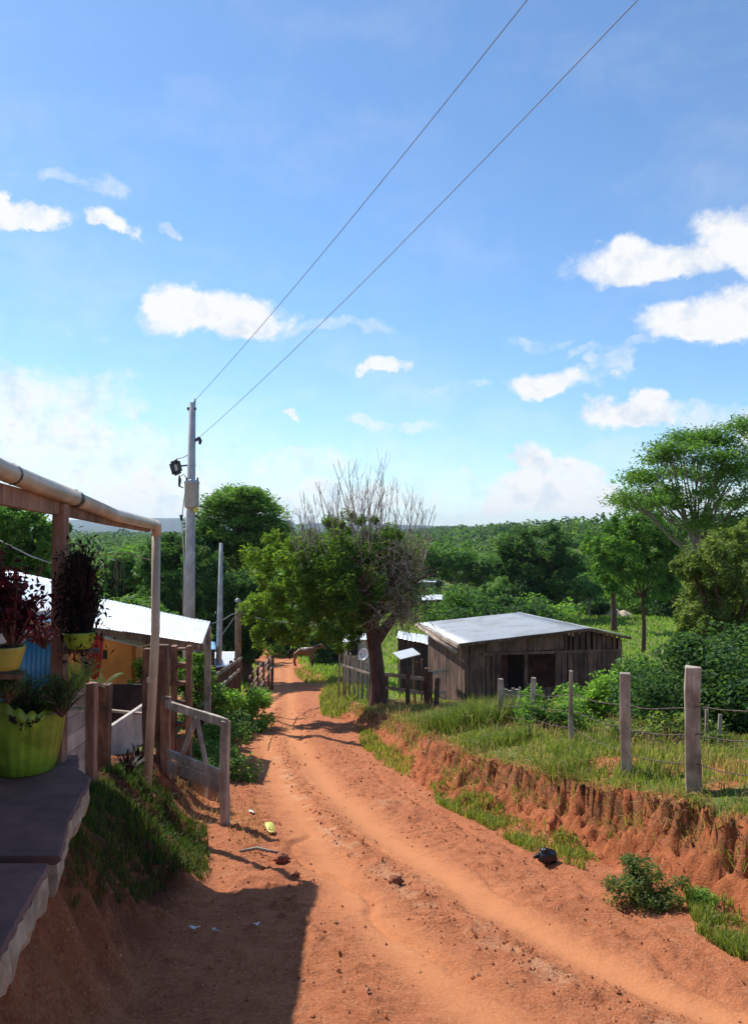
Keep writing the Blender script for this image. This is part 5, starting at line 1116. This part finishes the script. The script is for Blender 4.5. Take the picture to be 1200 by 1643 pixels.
def strap_plant(name, label, c, n, h, wd, mt, spread, seed, cat='plant'):
    g = thing(name, label, cat, c); r = np.random.default_rng(seed); V = []; Fc = []; vr = []
    for i in range(n):
        a = r.uniform(0, 6.283); s = r.uniform(.15, 1) * spread; hh = h * r.uniform(.6, 1.05); d = np.array([math.cos(a), math.sin(a)]); sd = np.array([-d[1], d[0]]); b = len(V); va = r.uniform(0, 1); m_ = 6
        for j in range(m_ + 1):
            t = j / m_; w_ = wd * (1 - t ** 1.8) * .5 + .001; x = np.array(c[:2]) + d * (.02 + s * t ** 1.6); z = c[2] + hh * (t - .28 * s / max(h, .01) * t ** 3)
            V.append([*(x - sd * w_), z]); V.append([*(x + sd * w_), z]); vr += [va, va]
            if j: Fc.append([b + 2 * j - 2, b + 2 * j - 1, b + 2 * j + 1, b + 2 * j])
    np_mesh('leaf_blades', V, Fc, M[mt], g, {'var': vr}, smooth=True); return g
def palmy(name, label, c, n, L, mt, seed, cat='palm', el_=(.2, 1.1), lf=.16, wd=.008, az_=(0, 6.283)):
    """arching fronds with fine leaflets"""
    g = thing(name, label, cat, c); r = np.random.default_rng(seed); mb = MB(); V = []; Fc = []; vr = []
    for i in range(n):
        a = r.uniform(*az_); e = r.uniform(*el_); p = np.array(c, float); d = np.array([math.cos(a) * math.cos(e), math.sin(a) * math.cos(e), math.sin(e)]); pts = [p.copy()]; k = 12; ll = L * r.uniform(.7, 1.1); va = r.uniform(0, .7)
        for j in range(k):
            d = d + np.array([0, 0, -.11]); d /= np.linalg.norm(d); p = p + d * ll / k; pts.append(p.copy()); sd = np.cross(d, [0, 0, 1]); sd /= np.linalg.norm(sd) + 1e-6
            if j < 2: continue
            for s in (-1, 1):
                for h_ in (0, .5):
                    l = lf * math.sin(3.14 * (j + h_ + 1) / (k + 2)) ** .6 * r.uniform(.8, 1.1); q = p - d * ll / k * h_; t = q + (sd * s * .8 + d * .6 + np.array([0, 0, -.25])) * l; w_ = d * wd * .5; b = len(V)
                    mid = (q + t) / 2 + [0, 0, .01]; V += [list(q - w_), list(mid - w_ * 1.4), list(t), list(mid + w_ * 1.4)]; Fc.append([b, b + 1, b + 2, b + 3]); vr += [va + r.uniform(0, .3)] * 4
        mb.tube(pts, [.005 * (1 - .7 * i_ / k) for i_ in range(k + 1)], 4, cap=False)
    mb.build('stem', M['grass_stem'] if 'grass_stem' in M else M['wood_pale'], g); np_mesh('frond', V, Fc, M[mt], g, {'var': vr}); return g
# trailing fine leaved plant in the lime pot
# shelf pots on the rail behind
s1 = P(128, 1040, 5.5); gp = pot('green_pot', 'dark green round pot on the rail beside the roof post', (s1.x, s1.y, s1.z), .112, .112, 'pot', 0, 0.0, 36)
strap_plant('cordyline', 'tall dark upright leafy plant in the round green pot', (s1.x, s1.y, s1.z + .09), 210, .60, .026, 'lf_black', .15, 54)
cc = np.array([s1.x, s1.y, s1.z + .33]) + nr.normal(size=(3200, 3)) * [.062, .062, .15]; cl2 = leaf_cloud('dry_fronds', cc, .05, M['lf_black'], None, 0, .3, 55, droop=1.5); tag(cl2, 'dry dark foliage packed round the upright plant', 'foliage')
mb = MB(); a = P(100, 1044, 5.5); b = P(160, 1044, 5.6); mb.beam(a, b, .12, .02); 
tag(mb.build('plant_shelf', M['wood_brown']), 'narrow board shelf on the roof post carrying the round green pot', 'shelf')
s2 = P(8, 1078, 4.85); mb = MB(); a = P(-60, 1082, 4.8); b = P(34, 1082, 4.95); mb.beam(a, b, .2, .03)
mb.beam(a + Vector((0, .1, -.02)), a + Vector((.02, .1, -.75)), .05, .04, up=(0, 1, 0))
tag(mb.build('plant_shelf', M['wood_brown']), 'plant shelf at the left edge carrying the yellow green pot', 'shelf')
pot('yellow_pot', 'yellow green pot of red leaved begonia at the left edge', (s2.x, s2.y, s2.z + .015), .12, .14, 'pot_y', 0, 0, 36)
def leafy(name, label, c, n, H_, R_l, mt, leaf, seed, per=12, cat='plant', stem='bark', asp=.75, upb=.2):
    g = thing(name, label, cat, c); rs_ = random.Random(seed); r = np.random.default_rng(seed); mb = MB(); C = []
    for i in range(n):
        a = rs_.uniform(0, 6.283); R_ = rs_.uniform(.1, 1) * R_l; hh = H_ * rs_.uniform(.45, 1.05); e = Vector((c[0] + math.cos(a) * R_, c[1] + math.sin(a) * R_, c[2] + hh)); m_ = Vector(c).lerp(e, .5) + Vector((0, 0, hh * .12))
        mb.tube([c, m_, e], [.008, .006, .003], 4, cap=False)
        for k in range(per): t = rs_.uniform(.35, 1.05); q = Vector(c).lerp(m_, t * 2) if t < .5 else m_.lerp(e, t * 2 - 1); C.append(np.array(q) + r.normal(size=3) * leaf * .55)
    mb.build('stem', M[stem], g); leaf_cloud('foliage', np.array(C), leaf, M[mt], g, upb, asp, seed); return g
leafy('fern', 'dark fine leaved bushy plant growing in the lime pot', (pc0.x + .02, pc0.y, -1.25), 60, .26, .24, 'lf_dark', .026, 51, 40, 'fern', asp=.3)
leafy('trailing_plant', 'dark trailing plant drooping over the front of the lime pot', (pc0.x + .10, pc0.y - .20, -1.30), 16, .12, .10, 'lf_black', .024, 53, 40, asp=.5)
leafy('begonia', 'dark red leaved plant in the yellow green pot against the white roof', (s2.x + .05, s2.y, s2.z + .13), 60, .46, .27, 'lf_red', .045, 61, 16)
leafy('begonia_branch', 'tall red leaved stems rising left of the post', (s2.x - .05, s2.y, s2.z + .13), 16, .60, .14, 'lf_red', .04, 62, 12)
q = P(72, 1040, 5.3); leafy('flowering_plant', 'straggly plant with pink red flowers along the top of the blue screen', (q.x, q.y, q.z), 26, .17, .20, 'lf_pink', .022, 63, 10)
q = P(122, 1120, 5.7); palmy('yellow_palm', 'small yellow green palm between the pots and the post', (q.x, q.y, q.z), 14, .30, 'lf_light', 64, 'palm', (1.1, 1.5), .07, .006)
q = P(100, 1150, 5.25); leafy('dark_shrub', 'fine dark green shrub in front of the blue screen', (q.x, q.y, q.z), 60, .26, .17, 'lf_dark', .026, 65, 40, asp=.22)
palmy('thin_palm', 'few thin palm fronds rising behind the lime pot', (q.x, q.y, q.z), 7, .26, 'lf_dark', 75, 'palm', (.5, 1.4), .07, .005)
q = P(14, 1128, 4.95); leafy('olive_fern', 'olive fine leaved fern at the left edge below the yellow green pot', (q.x, q.y, q.z), 60, .20, .15, 'lf_olive', .022, 66, 40, asp=.22)
q = P(168, 1096, 8.3); palmy('porch_palm', 'green feather palm beyond the capped post by the orange wall', (q.x, q.y, q.z - .05), 5, .30, 'lf_mid', 67, 'palm', (.7, 1.3), .08, .007)
mb = MB(); a = P(154, 1012, 7.2); b = P(152, 1088, 7.2)
for i in range(6): mb.beam(Vector((a.x + .02 * i - .05, a.y + .01 * (i % 2), a.z - .01 * i)), Vector((b.x + .018 * i - .05 + rs.uniform(-.02, .02), b.y, b.z + rs.uniform(-.05, .05))), .026, .02, bend=.012, seg=6)
tag(mb.build('red_cloth', M['red_cloth']), 'red cloth hanging beside the round green pot', 'cloth')
q = P(140, 1092, 7.0); leafy('pink_flower_plant', 'plant with pale pink flowers below the round green pot', (q.x, q.y, q.z), 18, .26, .09, 'lf_pink', .024, 69, 10)
strap_plant('dry_plant', 'dry dark rosette plant on the ground beside the drainpipe', (P(205, 1200, 8.6).x, 8.6, Gz(P(205, 1200, 8.6).x, 8.6)), 60, .30, .03, 'lf_black', .25, 70)
strap_plant('dry_plant', 'small dark spiky plant inside the yard behind the drainpipe', (P(225, 1190, 9.4).x, 9.4, Gz(P(225, 1190, 9.4).x, 9.4)), 50, .34, .03, 'lf_black', .22, 71)
# faint dry vines hanging under the hill line behind the posts
mb = MB()
for i in range(16):
    u = rs.uniform(112, 205); a = P(u, 888 + rs.uniform(-3, 6), 8.0); mb.tube([a, a + Vector((rs.uniform(-.03, .03), 0, -.18)), a + Vector((rs.uniform(-.05, .05), 0, -.38 * rs.uniform(.5, 1)))], .0025, 3, cap=False)
mb.tube([P(100, 900, 6.6), P(140, 890, 7.6), P(205, 888, 8.2), P(246, 900, 8.75)], .004, 4, cap=False); tag(mb.build('hanging_vine', M['bark_dead']), 'thin dry vine strung between the porch post and the drainpipe', 'vine')

# ------------------------------------------------------------------ things on the road
p = GP(878, 1388); mb = MB()
def blob(mb, c, rx, ry, rz_, seed, n=26, m_=16, amp=.22):
    r = np.random.default_rng(seed); ph_ = r.uniform(0, 6, 8); vs = []; fs = []
    for i in range(m_ + 1):
        f = math.pi * i / m_
        for j in range(n):
            t = 6.2832 * j / n; k = 1 + amp * (math.sin(3 * t + ph_[0] + 2 * f) * .35 + math.sin(5 * t - 3 * f + ph_[1]) * .25 + math.sin(9 * t + 5 * f + ph_[2]) * .15 + math.sin(7 * f + ph_[3]) * .2)
            vs.append(Vector(c) + Vector((rx * k * math.sin(f) * math.cos(t), ry * k * math.sin(f) * math.sin(t), rz_ * k * math.cos(f))))
    for i in range(m_):
        for j in range(n): fs.append((i * n + j, i * n + (j + 1) % n, (i + 1) * n + (j + 1) % n, (i + 1) * n + j))
    mb.add(vs, fs, True)
blob(mb, p + Vector((0, 0, .055)), .085, .08, .065, 4); blob(mb, p + Vector((-.03, -.02, .11)), .04, .035, .03, 5); mb.tube([p + Vector((-.05, 0, .07)), p + Vector((-.10, 0, .05)), p + Vector((-.12, -.01, .055))], [.03, .014, .02], 7)
tag(mb.build('plastic_bag', M['black_plastic']), 'small black plastic bag lying on the road beside the verge', 'plastic bag')
for (u, v, s, lb) in [(635, 1418, .06, 'largest dirt clod in the middle of the stony strip'), (452, 1378, .07, 'dark clod at the end of the stick by the shadow edge'), (475, 1405, .035, 'reddish clod near the road centre above the big shadow')]:
    p = GP(u, v); mb = MB(); blob(mb, p + Vector((0, 0, s * .4)), s, s * .8, s * .6, int(u), amp=.5, n=12, m_=8); tag(mb.build('dirt_clod', M['clod']), lb, 'dirt clod')
mb = MB(); mb.tube([GP(385, 1372) + Vector((0, 0, .03)), GP(412, 1366) + Vector((0, 0, .05)), GP(448, 1374) + Vector((0, 0, .04))], [.012, .016, .012], 6); tag(mb.build('stick', M['wood_grey']), 'dead stick lying on the road by the dark clod', 'stick')
def scrap(label, u, v, s, mt, seed, name='litter'):
    p = GP(u, v); r = random.Random(seed); vs = [p + Vector((r.uniform(-s, s), r.uniform(-s, s), .012 + r.uniform(0, s * .5))) for _ in range(6)]; c = p + Vector((0, 0, .01 + s * .5))
    a = sorted(vs, key=lambda q: math.atan2(q.y - p.y, q.x - p.x)); mb = MB(); mb.add([c] + a, [(0, i + 1, (i + 1) % 6 + 1) for i in range(6)]); o = mb.build(name, M[mt]); m_ = o.modifiers.new('t', 'SOLIDIFY'); m_.thickness = .003; tag(o, label, name.replace('_', ' '))
scrap('white scrap of litter at the corner of the gate shadow', 405, 1305, .055, 'litter', 1); scrap('left white scrap in the porch shadow', 310, 1495, .045, 'litter', 2); scrap('right white scrap in the porch shadow', 348, 1498, .05, 'litter', 3)
scrap('tiny white scrap in the shade nearer the road', 412, 1492, .025, 'litter', 5)
p = GP(436, 1337); mb = MB(); vs = []; 
for i in range(9):
    t = i / 8; w_ = .045 * math.sin(3.14 * t) ** .7; c = p + Vector((-.07 + .11 * t, .12 - .26 * t, .03 + .02 * math.sin(6 * t))); vs += [c + Vector((-w_, -w_ * .4, 0)), c + Vector((0, 0, -.008)), c + Vector((w_, w_ * .4, 0))]
mb.add(vs, [(i * 3 + k, i * 3 + k + 1, i * 3 + k + 4, i * 3 + k + 3) for i in range(8) for k in (0, 1)], True); o = mb.build('fallen_leaf', M['leaf_yellow']); m_ = o.modifiers.new('t', 'SOLIDIFY'); m_.thickness = .003; tag(o, 'large yellow green leaf lying on the road near the gate', 'leaf')
# stones and crumbs of clay, many
r = np.random.default_rng(5); N = 36000; y = 3.4 + 22 * r.uniform(0, 1, N) ** 1.6; x = r.uniform(0, 1, N) * (Rr(y) + .3 - Ll(y) + .4) + Ll(y) - .4
t1 = np.interp(y, [2, 4.3, 4.97, 6.15, 8.08, 11.2, 17.3, 25, 60], [3.6, 2.0, 1.54, .95, .25, -.61, -1.74, -2.6, -6.4]); t2 = np.interp(y, [2, 4.54, 6.15, 8.6, 12.9, 21.6, 30, 60], [1.6, .5, -.1, -.67, -1.6, -3.0, -3.7, -7.2])
pr_ = 1 - .97 * np.maximum(np.exp(-((x - t1) / .22) ** 2), np.exp(-((x - t2) / .24) ** 2)); pr_ *= .18 + 1.0 * np.exp(-((x - t1 + .5) / .2) ** 2) + .5 * np.clip(fbm(x * 1.5, y * 1.5, 70, 3) * 3 - 1.2, 0, 1)
k = r.uniform(size=N) < pr_; x = x[k]; y = y[k]; n = len(x); z = G(x, y); s = (.003 + .012 * r.uniform(0, 1, n) ** 4.5) * (1 + y * .04)
base = np.array([[1, 0, 0], [0, 1, 0], [-1, 0, 0], [0, -1, 0], [0, 0, .8], [0, 0, -.8]]); Vs = base[None] * s[:, None, None] * r.uniform(.55, 1.3, (n, 6, 1)); an = r.uniform(0, 6.28, n); ca, sa = np.cos(an)[:, None], np.sin(an)[:, None]
Vs = np.stack([Vs[..., 0] * ca - Vs[..., 1] * sa, Vs[..., 0] * sa + Vs[..., 1] * ca, Vs[..., 2]], -1) + np.stack([x, y, z + s * .25], -1)[:, None]
ft = np.array([[0, 1, 4], [1, 2, 4], [2, 3, 4], [3, 0, 4], [1, 0, 5], [2, 1, 5], [3, 2, 5], [0, 3, 5]]); Fc = (np.arange(n) * 6)[:, None, None] + ft[None]
m, T = mat('road_stones'); c_ = T.ramp(T.n('ShaderNodeAttribute', attribute_name='var').outputs['Fac'], [(0, (.38, .125, .055)), (.6, (.48, .17, .078)), (.85, (.55, .27, .13)), (1, (.6, .36, .2))]); pbr(T, c_, .95, spec=.1)
tag(np_mesh('road_stones', Vs.reshape(-1, 3), Fc.reshape(-1, 3), m, None, {'var': np.repeat(r.uniform(0, 1, n), 6)}), 'small stones and crumbs of red clay strewn over the road', 'stones', kind='stuff')

# ------------------------------------------------------------------ horse
hp = P(488, 1073, 55.0); hz = Gz(hp.x, 55.0); hp = Vector((hp.x, 55.0, hz))
m, T = mat('horse_coat'); o = T.n('ShaderNodeTexCoord').outputs['Object']; so = T.n('ShaderNodeSeparateXYZ', ins={0: o})
nn = T.noise(o, 3.0, 3); patch_ = T.mr(T.math('ADD', T.math('ABSOLUTE', T.math('ADD', so.outputs[0], .25)), T.math('MULTIPLY', nn, .4)), .75, .55)
patch_ = T.math('MULTIPLY', patch_, T.mr(so.outputs[2], 1.12, 1.2)); c_ = T.mix(patch_, T.mix(T.mr(so.outputs[2], .35, .6), (.05, .025, .018, 1), (.20, .085, .04, 1)), (.62, .55, .46, 1)); pbr(T, c_, .65)
horse = thing('horse', 'brown horse with pale back standing side on at the far end of the road', 'horse', hp)
def skin(name, verts, edges, radii, root_i, mt, parent, sub=1):
    me = bpy.data.meshes.new(name); me.from_pydata([Vector(v) for v in verts], edges, []); me.materials.append(mt); ob = bpy.data.objects.new(name, me); COL.objects.link(ob); ob.parent = parent
    md = ob.modifiers.new('skin', 'SKIN'); md.use_smooth_shade = True
    if not me.skin_vertices: 
        bpy.context.view_layer.objects.active = ob
    for i, r_ in enumerate(radii):
        sv = me.skin_vertices[0].data[i]; sv.radius = r_ if hasattr(r_, '__len__') else (r_, r_); sv.use_root = (i == root_i)
    sb = ob.modifiers.new('sub', 'SUBSURF'); sb.levels = sub; sb.render_levels = sub + 1; return ob
HV_ = [(-.62, 0, 1.12), (-.30, 0, 1.08), (.05, 0, 1.05), (.40, 0, 1.08), (.62, 0, 1.14), (.86, 0, 1.28), (1.06, 0, 1.40), (1.20, 0, 1.45), (1.42, 0, 1.25), (1.52, 0, 1.14),
       (-.62, .13, .85), (-.56, .14, .72), (-.72, .14, .50), (-.68, .14, .14), (-.64, .14, .02),
       (-.62, -.13, .85), (-.50, -.14, .70), (-.62, -.14, .48), (-.56, -.14, .14), (-.52, -.14, .02),
       (.48, .13, .82), (.50, .13, .50), (.50, .13, .14), (.54, .13, .02),
       (.52, -.13, .82), (.60, -.13, .50), (.62, -.13, .14), (.66, -.13, .02),
       (1.16, .07, 1.55), (1.16, -.07, 1.55)]
HE = [(0, 1), (1, 2), (2, 3), (3, 4), (4, 5), (5, 6), (6, 7), (7, 8), (8, 9), (0, 10), (10, 11), (11, 12), (12, 13), (13, 14), (0, 15), (15, 16), (16, 17), (17, 18), (18, 19), (3, 20), (20, 21), (21, 22), (22, 23), (3, 24), (24, 25), (25, 26), (26, 27), (7, 28), (7, 29)]
HR = [.24, .24, .25, .25, .21, .15, .115, .12, .075, .06, .15, .10, .055, .04, .055, .15, .10, .055, .04, .055, .11, .06, .04, .055, .11, .06, .04, .055, .025, .025]
skin('body', HV_, HE, HR, 2, m, horse)
mb = MB(); mb.tube([hp + Vector((-.80, 0, 1.22)), hp + Vector((-.95, 0, 1.1)), hp + Vector((-1.0, 0, .75)), hp + Vector((-.97, 0, .45))], [.04, .06, .07, .02], 8); mb.build('tail', M['lf_black'], horse)
mb = MB()
for i in range(10): t = i / 9; a = hp + Vector((.66 + .46 * t, 0, 1.38 + .18 * t)); mb.tube([a, a + Vector((-.06, -.09, -.08)), a + Vector((-.04, -.11, -.22))], [.03, .03, .01], 5)
mb.build('mane', M['lf_black'], horse)

# ------------------------------------------------------------------ haze
me = bpy.data.meshes.new('haze'); hb = MB(); hb.box((0, 2500, 32), (7000, 6000, 110)); o = None
m, T = mat('thin_haze'); v_ = T.n('ShaderNodeVolumePrincipled', ins={'Color': (.62, .80, 1.0, 1), 'Density': HAZE, 'Anisotropy': 0.2}); T.n('ShaderNodeOutputMaterial', ins={'Volume': v_.outputs[0]})
o = hb.build('haze', m); tag(o, 'thin pale blue haze over the valley', 'haze', kind='stuff')
